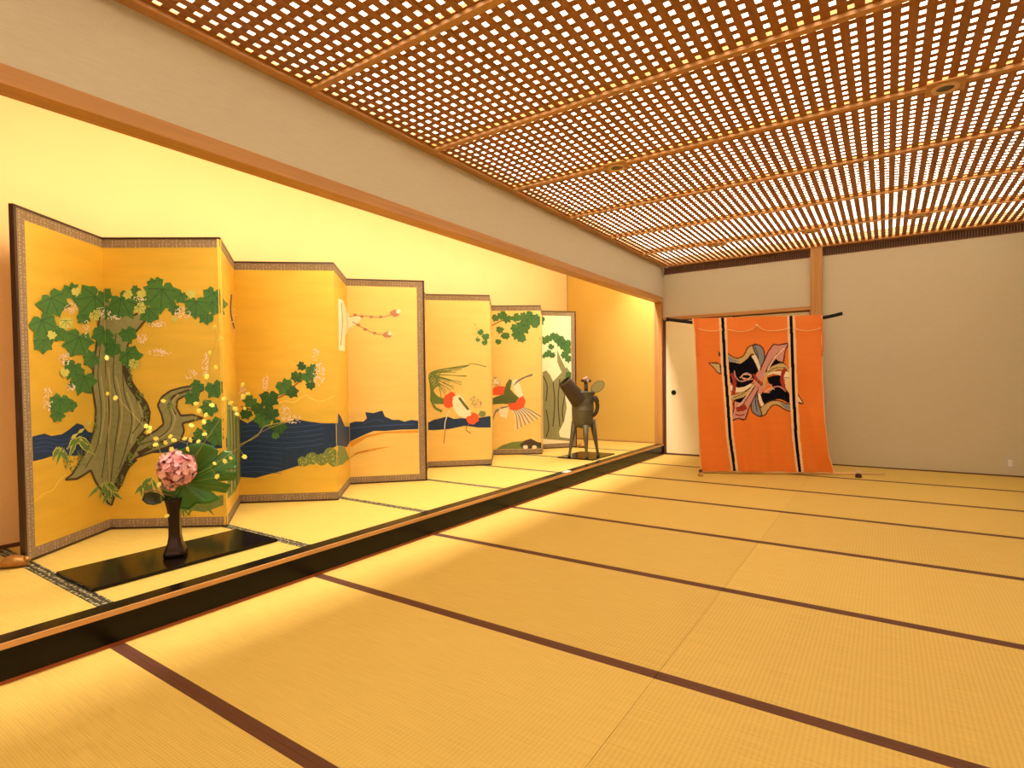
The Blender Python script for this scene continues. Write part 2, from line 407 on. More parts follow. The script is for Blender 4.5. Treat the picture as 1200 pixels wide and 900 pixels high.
# rest of floor out of sight: one covering board at mat level
struct(MB().box(XK, XK+4*D, YB, YW-8*D, -.05, 0, M_TAT).build('floor_rear'), 'straw floor outside the view', 'floor')
am = None; AL = XS-XA
for j in range(8):
    loc = Vector(((XS+XA)/2, YW-D*(j+.5), HP))
    if am is None: am = o = make_tatami(AL, D, M_EDGE2, .030, 'tatami_mat', .04)
    else: o = copy_tree(am)
    o.location = loc
    tag(o, 'alcove tatami mat with patterned edging, %s from the far end' % ORD[j], 'tatami mat', 'tatami mats on the alcove platform')
struct(MB().box(XA, XS, YB, YW-8*D, HP-.045, HP, M_TAT).build('floor_alcove_rear'), 'straw alcove floor outside the view', 'floor')

# ================================================================= FOLDING SCREENS
SH = 1.828          # screen height
Z0 = HP+.002
def clipX(poly, f):
    out = []
    for i in range(len(poly)):
        a, b = poly[i], poly[(i+1) % len(poly)]; fa, fb = f(a), f(b)
        if fa >= 0: out.append(a)
        if (fa >= 0) != (fb >= 0):
            t = fa/(fa-fb); out.append((a[0]+(b[0]-a[0])*t, a[1]+(b[1]-a[1])*t))
    return out
def cliprect(poly, x0, x1, y0, y1):
    for f in (lambda p: p[0]-x0, lambda p: x1-p[0], lambda p: p[1]-y0, lambda p: y1-p[1]):
        if len(poly) < 3: return []
        poly = clipX(poly, f)
    return poly
class Panel:
    def __init__(s, A, B, pxr, base, endL=False, endR=False):
        s.A = Vector((A[0], A[1], Z0)); s.B = Vector((B[0], B[1], Z0)); s.w = (s.B-s.A).length
        s.U = (s.B-s.A)/s.w; s.N = s.U.cross(Vector((0, 0, 1)))
        if s.N.dot(CAM-s.A) < 0 and not pxr is None: s.N = -s.N
        s.pxr = pxr; s.mb = MB(); s.base = base; s.n = 0
        s.bl = .068 if endL else .004; s.br = .068 if endR else .004
        s.endL, s.endR = endL, endR
        off = s.N*-.016
        s.mb.obox(s.A+Vector((0, 0, .01)), s.U*s.w, Vector((0, 0, SH-.02)), off, base)
    def uv(s, px, py):
        P_ = onpl(px, py, s.A, s.N); return ((P_-s.A).dot(s.U), P_.z-Z0)
    def w3(s, u, v, lift): return s.A+s.U*u+Vector((0, 0, v))+s.N*lift
    def draw(s, pts, m, layer):
        a, b = s.pxr
        poly = cliprect(list(pts), a-4, b+4, 0, 900)
        if len(poly) < 3: return
        poly = [s.uv(*p) for p in poly]
        poly = cliprect(poly, s.bl, s.w-s.br, .068, SH-.068)
        # drop duplicates
        q = []
        for p in poly:
            if not q or math.hypot(p[0]-q[-1][0], p[1]-q[-1][1]) > 1e-5: q.append(p)
        if len(q) < 3: return
        s.n += 1
        lift = .0004+.0004*layer+(s.n % 40)*.000008
        tri = tessellate_polygon([[Vector((x, y, 0)) for x, y in q]])
        s.mb.faces([s.w3(x, y, lift) for x, y in q], [tuple(t) for t in tri], m)
    def build(s, root):
        p = s.mb.build('panel', root, recalc=False)
        L = .0012; bw = .064; e = .010
        def strip(u0, u1, v0, v1): MB().obox(s.w3(u0, v0, 0), s.U*(u1-u0), Vector((0, 0, v1-v0)), s.N*L, M_BROC).build('brocade_border', p)
        strip(0, s.w, e, bw); strip(0, s.w, SH-bw, SH-e)
        if s.endL: strip(e, bw, bw, SH-bw)
        if s.endR: strip(s.w-bw, s.w-e, bw, SH-bw)
        def bar(u0, u1, v0, v1): MB().obox(s.w3(u0, v0, .004), s.U*(u1-u0), Vector((0, 0, v1-v0)), s.N*-.024, M_FRAME).build('frame_rail', p)
        bar(0, s.w, 0, e+.002); bar(0, s.w, SH-e-.002, SH)
        if s.endL: bar(-.006, e, 0, SH)
        if s.endR: bar(s.w-e, s.w+.006, 0, SH)
class Screen:
    def __init__(s, label, panels): s.label = label; s.panels = panels
    def poly(s, pts, m, layer=1):
        xs = [p[0] for p in pts]
        for pn in s.panels:
            if pn.pxr and min(xs) < pn.pxr[1] and max(xs) > pn.pxr[0]: pn.draw(pts, m, layer)
    def line(s, pts, w, m, layer=3, taper=False):
        pts = smooth2(pts)
        L, R = [], []
        n = len(pts)
        for i, p in enumerate(pts):
            a = pts[max(i-1, 0)]; b = pts[min(i+1, n-1)]; dx, dy = b[0]-a[0], b[1]-a[1]; l = math.hypot(dx, dy) or 1
            ww = w/2*((1-i/(n-1))*.85+.15 if taper else 1)
            L.append((p[0]-dy/l*ww, p[1]+dx/l*ww)); R.append((p[0]+dy/l*ww, p[1]-dx/l*ww))
        for i in range(n-1): s.poly([L[i], L[i+1], R[i+1], R[i]], m, layer)
    def leaf(s, x, y, r, m=None, rot=None, layer=5):
        m = m or P['leaf']
        rot = random.uniform(-.9, .9) if rot is None else rot
        # broad three-to-five lobed leaf, tip pointing down
        prof = [(0, 1.15), (18, .82), (34, .86), (52, 1.08), (70, .80), (90, .86), (108, 1.02), (128, .76), (150, .82), (168, .62), (180, .38)]
        pts = []
        for a, q in prof: pts.append((a, q*random.uniform(.9, 1.1)))
        for a, q in prof[-2:0:-1]: pts.append((360-a, q*random.uniform(.9, 1.1)))
        out = []
        for a, q in pts:
            t = math.radians(a)+rot
            out.append((x+math.sin(t)*q*r*1.02, y+math.cos(t)*q*r*.98))
        s.poly(out, m, layer)
        if r > 6:
            for a in (0, 52, -52, 106, -106):
                t = math.radians(a)+rot
                s.line([(x-math.sin(rot)*r*.3, y-math.cos(rot)*r*.3), (x+math.sin(t)*r*.85, y+math.cos(t)*r*.85)], max(.5, r*.045), P['vein'] if m is P['leaf'] else P['leaf'], layer+1)
    def dots(s, x, y, rx, ry, n, m=None, rr=.9, layer=9):
        m = m or P['pink']
        for _ in range(n):
            a = random.random()*6.283; q = math.sqrt(random.random())
            cx, cy = x+math.cos(a)*rx*q, y+math.sin(a)*ry*q; r = rr*random.uniform(.5, 1.1)
            s.poly([(cx+r*math.cos(t), cy+r*math.sin(t)) for t in (0, 1.26, 2.5, 3.8, 5.0)], m, layer)
    def blob(s, x, y, rx, ry, m, layer=4, j=.15, n=14, rot=0):
        o_ = []
        for k in range(n):
            t = 2*math.pi*k/n; q = random.uniform(1-j, 1+j); a, b = math.cos(t)*rx*q, math.sin(t)*ry*q
            o_.append((x+a*math.cos(rot)-b*math.sin(rot), y+a*math.sin(rot)+b*math.cos(rot)))
        s.poly(o_, m, layer)
    def blade(s, x, y, ang, L, w, m, layer=4):
        dx, dy = math.cos(ang), math.sin(ang)
        s.poly([(x, y), (x+dx*L*.4-dy*w, y+dy*L*.4+dx*w), (x+dx*L, y+dy*L), (x+dx*L*.4+dy*w, y+dy*L*.4-dx*w)], m, layer)
    def build(s):
        A = s.panels[0].A
        cx = sum((p.A.x+p.B.x)/2 for p in s.panels)/len(s.panels); cy = sum((p.A.y+p.B.y)/2 for p in s.panels)/len(s.panels)
        root = thing('folding_screen', (cx, cy, HP), s.label, 'folding screen')
        for p in s.panels: p.build(root)
def smooth2(pts, n=5):
    if len(pts) < 3: return pts
    q = smoothcurve([(p[0], p[1], 0) for p in pts], n); return [(v.x, v.y) for v in q]
def col_x(px, py, X):
    """platform point seen in picture column px (near row py) on the fold line x = X"""
    d = ray(px, py); t = X/d.x; return (X, d.y*t)

def fl(px, py): 
    p = onz(px, py, Z0); return (p.x, p.y)
XF = XA+.035
s1 = [fl(30, 660), fl(130, 620), fl(266, 617), col_x(281, 588, XF), fl(396, 586), fl(410.5, 567.5), fl(500, 563)]
s1[1] = (max(s1[1][0], XF), s1[1][1])
S1 = Screen('six-fold gold screen nearer the viewer, painted with a gnarled tree and dark sea',
            [Panel(s1[0], s1[1], (22, 130), M_GOLD, endL=True), Panel(s1[1], s1[2], (127, 267), M_GOLD), Panel(s1[2], s1[3], (265, 282), M_GOLD),
             Panel(s1[3], s1[4], (281, 397), M_GOLD), Panel(s1[4], s1[5], (394, 411), M_GOLD), Panel(s1[5], s1[6], (409, 500), M_GOLDP, endR=True)])
a2 = [fl(502, 548), fl(576, 545), fl(578, 533), fl(635, 532), (XF+.10, 6.22), fl(675.5, 524)]
# p6 runs between a point behind p5's hidden leaf and its outer end
a2[4] = fl(636.5, 526)
S2 = Screen('six-fold pale gold screen farther along the alcove, painted with two phoenixes',
            [Panel((XF+.40, 3.87), a2[0], None, M_GOLDP, endL=True), Panel(a2[0], a2[1], (500, 577), M_GOLDP), Panel(a2[1], a2[2], None, M_GOLDP),
             Panel(a2[2], a2[3], (576, 636), M_GOLDP), Panel(a2[3], a2[4], None, M_GOLDP), Panel(a2[4], a2[5], (635, 677), M_SILVERLIT, endR=True)])
for p_ in S2.panels:
    if p_.pxr is None and p_.N.x < 0: p_.N = -p_.N

# ---- screen one, painting
S = S1
# sea, left panels
S.poly([(36, 512), (52, 508), (60, 511), (72, 509), (80, 504), (90, 496), (97, 498), (103, 506), (112, 508), (112, 531), (96, 534), (80, 534), (62, 534), (50, 538), (36, 541)], P['navy'], 1)
for y in (515, 520, 525, 530): S.line([(40, y), (55, y-2), (70, y+1), (90, y-3)], .7, P['navyl'], 2)
S.poly([(170, 530), (180, 522), (200, 518), (225, 512), (268, 514), (268, 524), (235, 528), (205, 530), (180, 531)], P['navy'], 1)
# trunk
trunk = [(122, 352), (116, 372), (113, 400), (109, 430), (108, 455), (112, 480), (111, 500), (104, 522), (94, 540), (84, 556), (76, 562), (90, 561), (100, 555), (106, 551), (112, 565), (120, 577), (126, 590), (131, 592), (137, 574),
         (144, 556), (152, 545), (160, 536), (178, 530), (196, 524), (212, 516), (216, 505), (214, 496), (226, 493), (238, 490), (226, 486), (212, 487), (207, 478), (208, 469), (216, 464), (230, 461), (240, 456), (228, 452), (214, 454),
         (200, 458), (190, 465), (185, 475), (190, 487), (192, 497), (184, 504), (172, 511), (161, 514), (168, 506), (174, 497), (176, 483), (172, 472), (164, 462), (155, 450), (150, 436), (148, 420), (150, 404), (160, 388), (170, 376), (178, 368), (168, 364), (156, 370), (148, 352)]
S.poly([(x+random.uniform(-.4, .4), y) for x, y in trunk], P['trunk'], 3)
tr_closed = trunk+[trunk[0]]
for i in range(0, len(trunk)-1, 1):
    S.line([trunk[i], trunk[i+1]], 2.3, P['trunkd'], 5)
for l in [[(118, 400), (114, 440), (118, 480), (114, 520), (100, 548)], [(126, 380), (124, 430), (128, 480), (124, 520), (118, 560)], [(136, 390), (134, 440), (140, 480), (136, 520), (130, 570)],
          [(144, 420), (146, 460), (154, 490), (150, 520), (140, 550)], [(128, 520), (128, 550), (128, 580)], [(150, 440), (160, 470), (166, 490), (156, 508)], [(160, 522), (180, 516), (196, 505), (202, 490), (198, 475), (206, 462), (226, 457)]]:
    S.line([(x+random.uniform(-1, 1), y) for x, y in l], 1., P['trunkd'], 4); S.line([(x+2.6+random.uniform(-1, 1.5), y) for x, y in l[1:-1]] if len(l) > 3 else l, 1.8, P['trunkl'], 4)
S.line([(147, 428), (152, 448), (164, 466), (172, 480), (172, 494)], 8, P['trunkd'], 4); S.line([(170, 508), (156, 528), (146, 548), (138, 566), (131, 584)], 6, P['trunkd'], 4); S.line([(196, 516), (178, 524), (162, 532)], 5, P['trunkd'], 4); S.line([(206, 486), (200, 474), (204, 464), (222, 457)], 2.5, P['trunkd'], 4)
S.line([(160, 538), (150, 548), (142, 566), (134, 580)], 4, P['trunkd'], 4)

for (x, y, rx, ry) in [(152, 445, 3, 12), (164, 466, 5, 9), (171, 485, 3, 10), (165, 516, 6, 6), (152, 538, 5, 9), (140, 562, 5, 10), (180, 522, 14, 4), (200, 474, 3, 9), (112, 500, 3, 12), (96, 536, 6, 10)]: S.dots(x, y, rx, ry, 26, P['moss'], 1.3, 6)
S.dots(84, 540, 10, 14, 40, P['moss'], 1.)
# bamboo grass
for (x, y, n, L) in [(92, 512, 8, 22), (70, 525, 7, 20), (122, 566, 7, 22), (168, 566, 6, 20), (128, 574, 5, 16), (176, 560, 6, 18)]:
    for k in range(n):
        q_ = (x+random.uniform(-4, 4), y+random.uniform(-3, 3)); a_ = math.radians(random.uniform(35, 150)); l_ = L*random.uniform(.8, 1.25)
        S.blade(q_[0], q_[1], a_, l_, 3.0, P['pale'], 5); S.blade(q_[0]+math.cos(a_)*1.5, q_[1]+math.sin(a_)*1.5, a_, l_-3, 1.9, P['bamboo'], 7)
for (x, y) in [(90, 508), (98, 500), (82, 514)]: S.blade(x, y, math.radians(-35), 12, 2, P['pale'], 6)
# root shore lines
S.line([(40, 588), (52, 578), (62, 574), (70, 562), (78, 556)], 1., P['goldl'], 2)
# leaves
LV = [(82, 340, 10), (61, 354, 17), (107, 352, 19), (50, 380, 16), (90, 400, 17), (50, 402, 11), (67, 390, 10), (145, 355, 17), (182, 332, 9), (190, 345, 19), (175, 366, 12), (212, 347, 8), (230, 358, 14), (250, 347, 13),
      (252, 357, 12), (242, 371, 9), (150, 391, 10), (120, 392, 12), (132, 406, 11), (152, 417, 13), (107, 420, 10), (85, 432, 12), (97, 446, 15), (205, 362, 7), (70, 472, 13), (67, 486, 8), (82, 474, 8), (165, 350, 9),
      (225, 465, 9), (232, 452, 8), (252, 455, 11), (246, 477, 10), (250, 499, 12), (235, 509, 8), (253, 512, 10), (128, 366, 9), (98, 372, 8), (160, 340, 6), (122, 346, 9)]
for (x, y, r) in LV: S.leaf(x, y, r*1.12, layer=6+int(r) % 3)
for (x, y, r) in [(76, 378, 9), (164, 361, 8), (88, 341, 6), (60, 392, 6), (110, 369, 7), (166, 344, 6), (158, 426, 7), (75, 436, 6), (150, 345, 6), (225, 344, 6), (205, 374, 4)]: S.leaf(x, y, r, P['pale'], layer=10)
for (x, y, rx, ry, n) in [(82, 360, 8, 8, 50), (120, 366, 10, 6, 60), (185, 380, 12, 4, 40), (167, 397, 6, 6, 40), (187, 413, 14, 4, 60), (215, 367, 10, 7, 60), (75, 420, 8, 8, 60), (241, 427, 4, 14, 50), (225, 440, 7, 7, 30), (55, 468, 6, 14, 60), (82, 454, 5, 5, 30), (130, 372, 14, 3, 40), (100, 385, 4, 10, 30), (165, 350, 8, 4, 30)]:
    S.dots(x, y, rx, ry, n)
# narrow third panel
S.poly([(266, 470), (274, 480), (281, 490), (282, 560), (276, 575), (266, 585)], P['moss'], 2)
for k in range(7): S.line([(268+k*2, 470+k*5), (270+k*1.6, 520), (269+k*2, 580-k*3)], .8, P['trunkl'] if k % 2 else P['leafd'], 3)
S.line([(271, 345), (270, 365), (274, 385)], 1.5, P['trunkd'], 3); S.dots(274, 375, 5, 16, 20)
# fourth panel: sea, branch, shore
S.poly([(279, 490), (290, 496), (300, 490), (320, 500), (346, 491), (362, 494), (378, 496), (398, 496), (398, 521), (384, 528), (372, 536), (352, 545), (330, 552), (310, 557), (300, 560), (279, 559)], P['navy'], 1)
for y in range(500, 555, 6): S.line([(283, y), (300, y-1.5), (330, y+1), (360, y-1), (380, y-4)][:5 if y < 525 else 3], .6, P['navyl'], 2)
for (x, y, rx, ry) in [(356, 541, 8, 6), (366, 537, 9, 7), (378, 538, 9, 7), (388, 532, 9, 8), (392, 541, 8, 6)]: S.blob(x, y, rx, ry, P['moss'], 3); S.dots(x, y, rx*.7, ry*.7, 10, P['pale'], .8, 4)
S.line([(279, 522), (300, 512), (310, 500), (326, 496), (342, 494)], 1., P['trunkl'], 8)
S.line([(282, 476), (300, 480), (318, 470), (334, 462), (350, 448), (366, 440)], 1.8, P['brown'], 3)
S.line([(324, 474), (334, 470), (345, 471), (358, 463), (366, 468), (378, 470), (392, 464)], 1.2, P['goldl'], 2)
for (x, y, r) in [(316, 466, 12), (294, 470, 9), (333, 452, 11), (342, 459, 8), (348, 441, 8), (361, 440, 9), (365, 432, 7), (354, 429, 6), (364, 451, 6), (309, 489, 13), (318, 483, 10), (289, 484, 8), (327, 499, 10), (302, 478, 8), (323, 510, 5)]:
    S.leaf(x, y, r, P['leaf'] if r % 2 else P['leafd'])
for (x, y, rx, ry, n) in [(311, 448, 4, 10, 40), (374, 438, 7, 14, 90), (335, 484, 7, 9, 50), (344, 491, 10, 5, 40), (370, 415, 4, 8, 30), (284, 460, 5, 8, 30)]: S.dots(x, y, rx, ry, n)
# fifth panel
S.poly([(396, 350), (402, 352), (407, 366), (411, 372), (409, 384), (404, 395), (404, 412), (397, 410)], P['white'], 2)
S.line([(400, 355), (401, 380), (399, 405)], 1., P['rose'], 3)
S.poly([(396, 484), (399, 488), (404, 500), (411, 500), (411, 516), (406, 524), (396, 522)], P['navy'], 2); S.poly([(396, 522), (404, 524), (409, 538), (400, 545), (396, 543)], P['moss'], 2)
# sixth panel
S.poly([(409, 372), (416, 369), (424, 372), (420, 378), (412, 383), (409, 384)], P['white'], 2)
S.line([(409, 371), (425, 370), (445, 372), (458, 369)], 1.1, P['rose'], 3); S.line([(413, 377), (425, 384), (440, 391), (452, 392)], 1.1, P['rose'], 3)
for (x, y) in [(416, 369), (424, 371), (435, 371.5), (446, 371.5), (420, 381), (428, 386), (439, 390.5)]: S.blob(x, y, 2.3, 1.8, P['rose'], 4)
S.blob(463, 367, 6, 4.4, P['rose'], 4); S.blob(467, 365, 3, 2.6, P['white'], 5); S.blob(454, 392.5, 5.5, 3.8, P['rose'], 4); S.blob(457, 391, 2.6, 2.2, P['white'], 5)
S.poly([(409, 496), (416, 494), (426, 494), (430, 490), (428, 483), (438, 484), (448, 481), (451, 488), (460, 492), (468, 492), (474, 494), (482, 492), (491, 493), (491, 503), (470, 503.5), (452, 505), (438, 505), (428, 509), (409, 518)], P['navy'], 1)
S.line([(425, 497), (440, 492), (450, 494)], .8, P['navyl'], 2); S.line([(412, 502), (430, 500), (460, 498), (486, 497)], .8, P['navyl'], 2)
S.poly([(409, 533), (420, 529), (440, 525), (460, 523), (440, 527.5), (424, 531)], P['sand'], 1); S.line([(409, 537), (420, 531), (432, 528)], .8, P['brown'], 2)
S.poly([(409, 519), (428, 510), (450, 506), (491, 504), (491, 507), (450, 508), (430, 513), (412, 524)], P['sand'], 1)
S.poly([(206, 588), (235, 583), (262, 580), (262, 592), (240, 600), (222, 598), (206, 602)], P['moss'], 2)
for k in range(16): S.blade(random.uniform(208, 260), random.uniform(575, 592), math.radians(random.uniform(40, 140)), 20, 1.6, P['bamboo'], 5)
S1.build()

# ---- screen two, painting
S = S2
S.poly([(498, 497), (508, 492), (517, 490), (524, 488), (532, 491), (540, 490), (552, 491), (565, 489), (577, 487), (577, 501), (560, 501), (545, 499), (525, 503), (510, 504), (498, 504)], P['navy'], 1)
for k in range(24):
    a = k/23
    e_ = [(552, 428), (540, 434), (532, 436), (545, 441), (530, 444), (537, 449), (524, 448), (531, 455), (518, 450), (526, 459), (516, 458), (520, 464)][k // 2]; e_ = (e_[0]+random.uniform(-5, 5), e_[1]+random.uniform(-2, 2))
    S.line([(523+2*a, 468+5*a), (511-5*a, 463+9*a), (503+3*a, 446+14*a), (508+6*a, 435+17*a), e_], .75, P['bamboo' if k % 2 else 'moss'], 3)
S.line([(510, 450), (518, 434), (530, 432), (545, 430), (553, 426), (570, 430)], .9, P['bamboo'], 3)
S.line([(506, 470), (510, 478), (518, 482)], 3, P['moss'], 3)
S.blob(527, 469, 7.5, 9, P['red'], 5, rot=.3); S.poly([(531, 465), (538, 462), (544, 468), (546, 476), (552, 482), (546, 490), (538, 488), (532, 480), (530, 472)], P['white'], 6)
S.line([(538, 466), (544, 474), (549, 480)], 3, P['green2'], 7); S.blob(554, 490, 7, 7, P['red'], 7); S.blob(548, 485, 4, 3, P['white'], 8)
S.dots(558, 472, 8, 8, 40, P['grey'], .7); S.blob(565, 485, 4, 3.5, P['moss'], 6)
S.line([(527, 480), (522, 493), (521, 503)], 1., P['white'], 7); S.line([(550, 496), (546, 503), (552, 508)], 1., P['brown'], 7); S.line([(522, 503), (520, 520)], .8, P['brown'], 3)
for (x, y, r) in [(563, 389, 4), (569, 394, 5), (568, 401, 4), (560, 398, 3)]: S.leaf(x, y, r)
S.dots(556, 388, 6, 10, 20, P['moss'], .6)
# fourth panel: branch, flying bird, rocks
S.line([(576, 382), (590, 375), (606, 372), (620, 372)], 1.4, P['brown'], 3)
for (x, y, r) in [(581, 372, 5), (588, 369, 6), (594, 373, 6), (604, 372, 6), (612, 371, 6), (622, 371, 8), (631, 374, 8), (613, 383, 9), (607, 391, 8), (617, 377, 8), (604, 384, 6), (586, 386, 5), (593, 393, 5), (584, 400, 4), (627, 380, 5), (611, 396, 6), (590, 393, 4)]: S.leaf(x, y, r)
S.blob(582, 447, 4, 3, P['white'], 4); S.dots(581, 448, 5, 7, 25, P['grey'], .7)
S.poly([(576, 456), (584, 452), (592, 453), (594, 458), (588, 463), (576, 463)], P['red'], 5)
S.poly([(576, 467), (584, 464), (590, 462), (593, 450), (597, 444), (600, 446), (598, 456), (603, 462), (608, 466), (606, 472), (598, 474), (590, 473), (576, 474)], P['green2'], 6)
S.poly([(595, 473), (604, 472), (607, 467), (613, 464), (616, 470), (614, 477), (606, 481), (598, 480)], P['red'], 7)
S.poly([(600, 446), (606, 444), (610, 452), (613, 464), (608, 466), (602, 458)], P['white'], 6)
for k in range(6): S.line([(602+k, 452-k), (608+k*1.5, 445-k*.5), (624, 438+k*.4)], .9, P['grey'], 6)
for k in range(14):
    a = k/13
    S.line([(600+10*a, 480-3*a), (604+16*a, 488-8*a), (604+31*a, 500-15*a+4)], 1., P['grey'] if k % 2 else P['white'], 5, )
for k in range(6): S.line([(596, 476), (586-k, 478+k), (580-k*.5, 482+k*2.2)], .9, P['grey'], 4)
S.poly([(584, 478), (596, 478), (594, 490), (586, 488)], P['white'], 4)
S.poly([(577, 529), (588, 522), (600, 518), (612, 517), (622, 514), (630, 518), (636, 519), (636, 526), (620, 525), (600, 527)], P['moss'], 2)
S.poly([(609, 521), (616, 516), (622, 514), (630, 518), (636, 519), (636, 527), (628, 523), (620, 527), (613, 527)], P['trunkd'], 3)
S.blob(616, 524, 3, 2.5, P['white'], 4); S.blob(626, 524, 2.6, 2.2, P['white'], 4)
# sixth panel: trunk on silver-white ground, paled as if brightly lit
S.poly([(634, 437), (640, 434), (645, 440), (648, 447), (655, 440), (660, 434), (664, 430), (668, 436), (666, 450), (662, 462), (664, 478), (661, 494), (655, 506), (656, 512), (668, 514), (668, 517), (634, 514)], P['trunk'], 3)
for l in [[(636, 440), (641, 452), (640, 470)], [(648, 448), (650, 470), (648, 500)], [(656, 444), (654, 470), (656, 500)], [(662, 462), (659, 480), (660, 494)], [(640, 480), (643, 500), (640, 512)]]: S.line(l, 1.2, P['trunkd'], 4)
S.poly([(657, 434), (653, 424), (653, 410), (657, 420), (663, 432), (668, 440), (664, 444)], P['trunk'], 3)
S.blob(666, 440, 4, 5, P['leaf'], 5)
for (x, y, r) in [(638, 398, 6), (643, 396, 5), (650, 394, 6), (656, 399, 7), (661, 404, 7), (665, 410, 6), (662, 416, 5), (646, 406, 4), (642, 414, 5), (647, 416, 4), (637, 417, 3), (666, 420, 5), (667, 402, 5)]: S.leaf(x, y, r)
S.poly([(634, 513), (650, 512), (668, 515), (668, 519), (634, 519)], P['white'], 2)
S2.build()

# ================================================================= BRONZE VASE ON BLACK BOARD
bt = HP+.018
q = [onz(65, 668, bt), onz(283, 620, bt), onz(319, 631, bt), onz(110, 692, bt)]
# regular board through the measured corners
c = sum(q, Vector())/4; ux = ((q[1]-q[0])+(q[2]-q[3])).normalized(); uy = Vector((-ux.y, ux.x, 0))
Lb = ((q[1]-q[0]).length+(q[2]-q[3]).length)/2; Wb = abs((q[0]-q[3]).dot(uy))*.5+abs((q[1]-q[2]).dot(uy))*.5
def board(c, ux, L, W, z0, z1, m, name, label, cat):
    uy = Vector((-ux.y, ux.x, 0)); o_ = Vector((c.x, c.y, z0))-ux*L/2-uy*W/2
    mb = MB().obox(o_, ux*L, uy*W, Vector((0, 0, z1-z0)), m)
    return tag(mb.build(name, bevel=.002), label, cat)
board(c, ux, Lb, Wb, HP+.0015, bt, M_LACQ2, 'lacquer_board', 'long black lacquer board lying on the alcove mats under the vase', 'display board')

vb = onz(206, 651, bt); vd = (vb-CAM).dot(FWD); PXM = vd/F       # metres per picture pixel at the vase
M_BRZ = mat('bronze_brown', srgb(54, 42, 38), .25, metal=.85, noise=.2, nscale=(20, 20, 20))
vz = lambda py: at(206, py, vd).z
vase = thing('bronze_vase', vb, 'slender brown bronze vase with a square flared foot on the black board', 'vase')
yaw = math.radians(52)
def sq(cx, cy, z, hw, p=7., n=36, rot=yaw):
    out = []
    for k in range(n):
        t = 2*math.pi*k/n; cs, sn = math.cos(t), math.sin(t); r = hw/((abs(cs)**p+abs(sn)**p)**(1/p))
        x, y = cs*r, sn*r; out.append(Vector((cx+x*math.cos(rot)-y*math.sin(rot), cy+x*math.sin(rot)+y*math.cos(rot), z)))
    return out
hv = vz(583)-bt
prof = [(0, .047), (.02, .050), (.09, .049), (.12, .044), (.16, .040), (.24, .032), (.36, .027), (.55, .026), (.75, .028), (.88, .033), (.96, .038), (1., .040)]
rings = [sq(vb.x, vb.y, bt+hv*h+.0005, r) for h, r in prof]+[sq(vb.x, vb.y, bt+hv*h, r-.006) for h, r in [(1., .040), (.9, .034), (.7, .027)]]
MB().loft(rings, M_BRZ).build('vessel_body', vase, smooth=True)
# rim
MB().loft([sq(vb.x, vb.y, bt+hv*1.0+dz, r) for dz, r in [(-.004, .0415), (.004, .042), (.004, .036), (-.004, .036)]], M_BRZ).build('rim', vase, smooth=True)
mouth = Vector((vb.x, vb.y, bt+hv))
def va(px, py, dd=0.): return at(px, py, vd+dd)
# pink flower head
M_PINK = mat('pink_petal', srgb(240, 178, 186), .6, noise=.18, nscale=(30, 30, 30)); M_PINKD = mat('deep_pink_petal', srgb(220, 138, 146), .6, noise=.1)
M_STEM = mat('green_stem', srgb(86, 104, 40), .6); M_LEAFG = mat('glossy_green_leaf', srgb(52, 108, 30), .38, noise=.35, nscale=(14, 14, 14), coat=.2)
M_LEAFL = mat('leaf_rib_pale', srgb(130, 160, 70), .5)
fl_ = thing('pink_flower', mouth, 'ruffled pink flower head in the bronze vase', 'flower')
fc = va(207, 549, -.10)
MB().tube(smoothcurve([mouth-Vector((0, 0, .06)), mouth+Vector((0, 0, .03)), (mouth+fc)/2+Vector((0, 0, -.02)), fc]), .004, M_STEM).build('stem', fl_, smooth=True)
pet = MB(); core = MB()
R_ = 20.5*PXM*(vd-.10)/vd
for k in range(260):
    z = 1-2*(k+.5)/260; t = k*2.39996; rr = math.sqrt(1-z*z); n = Vector((rr*math.cos(t), rr*math.sin(t), z))
    base = fc+n*R_*random.uniform(.55, 1.0); u = n.orthogonal().normalized(); w = n.cross(u)
    a = random.random()*6.28; u, w = u*math.cos(a)+w*math.sin(a), w*math.cos(a)-u*math.sin(a)
    pw = R_*random.uniform(.18, .33); cup = n*pw*random.uniform(.25, .6)
    pts = [base-w*pw*.6, base+u*pw*.6-w*pw*.1+cup*.4, base+u*pw*.7+w*pw*.5+cup, base+u*pw*.25+w*pw*.75+cup*1.25, base+w*pw*.6+cup*1.0, base-u*pw*.3+w*pw*.78+cup*1.2, base-u*pw*.75+w*pw*.45+cup, base-u*pw*.6-w*pw*.1+cup*.4]
    cc = base+w*pw*.15+cup*.25
    pet.faces([cc]+pts, [(0, i, i % 8+1) for i in range(1, 9)], M_PINK if random.random() < .75 else M_PINKD)
fc2 = va(199, 567, -.09)
for k in range(60):
    n = Vector((random.gauss(0, 1), random.gauss(0, 1), random.gauss(0, 1))).normalized(); base = fc2+n*R_*random.uniform(.2, .42); u = n.orthogonal().normalized(); w = n.cross(u); pw = R_*random.uniform(.14, .24); cup = n*pw*.5
    pts = [base-w*pw*.6, base+u*pw*.7+cup*.6, base+u*pw*.3+w*pw*.7+cup, base-u*pw*.3+w*pw*.7+cup, base-u*pw*.7+cup*.6]
    pet.faces([base+cup*.2]+pts, [(0, i, i % 5+1) for i in range(1, 6)], M_PINK if random.random() < .6 else M_PINKD)
pet.build('petals', fl_, smooth=True, recalc=False)
core.sphere(fc, R_*.62, M_PINKD).build('flower_core', fl_, smooth=True)
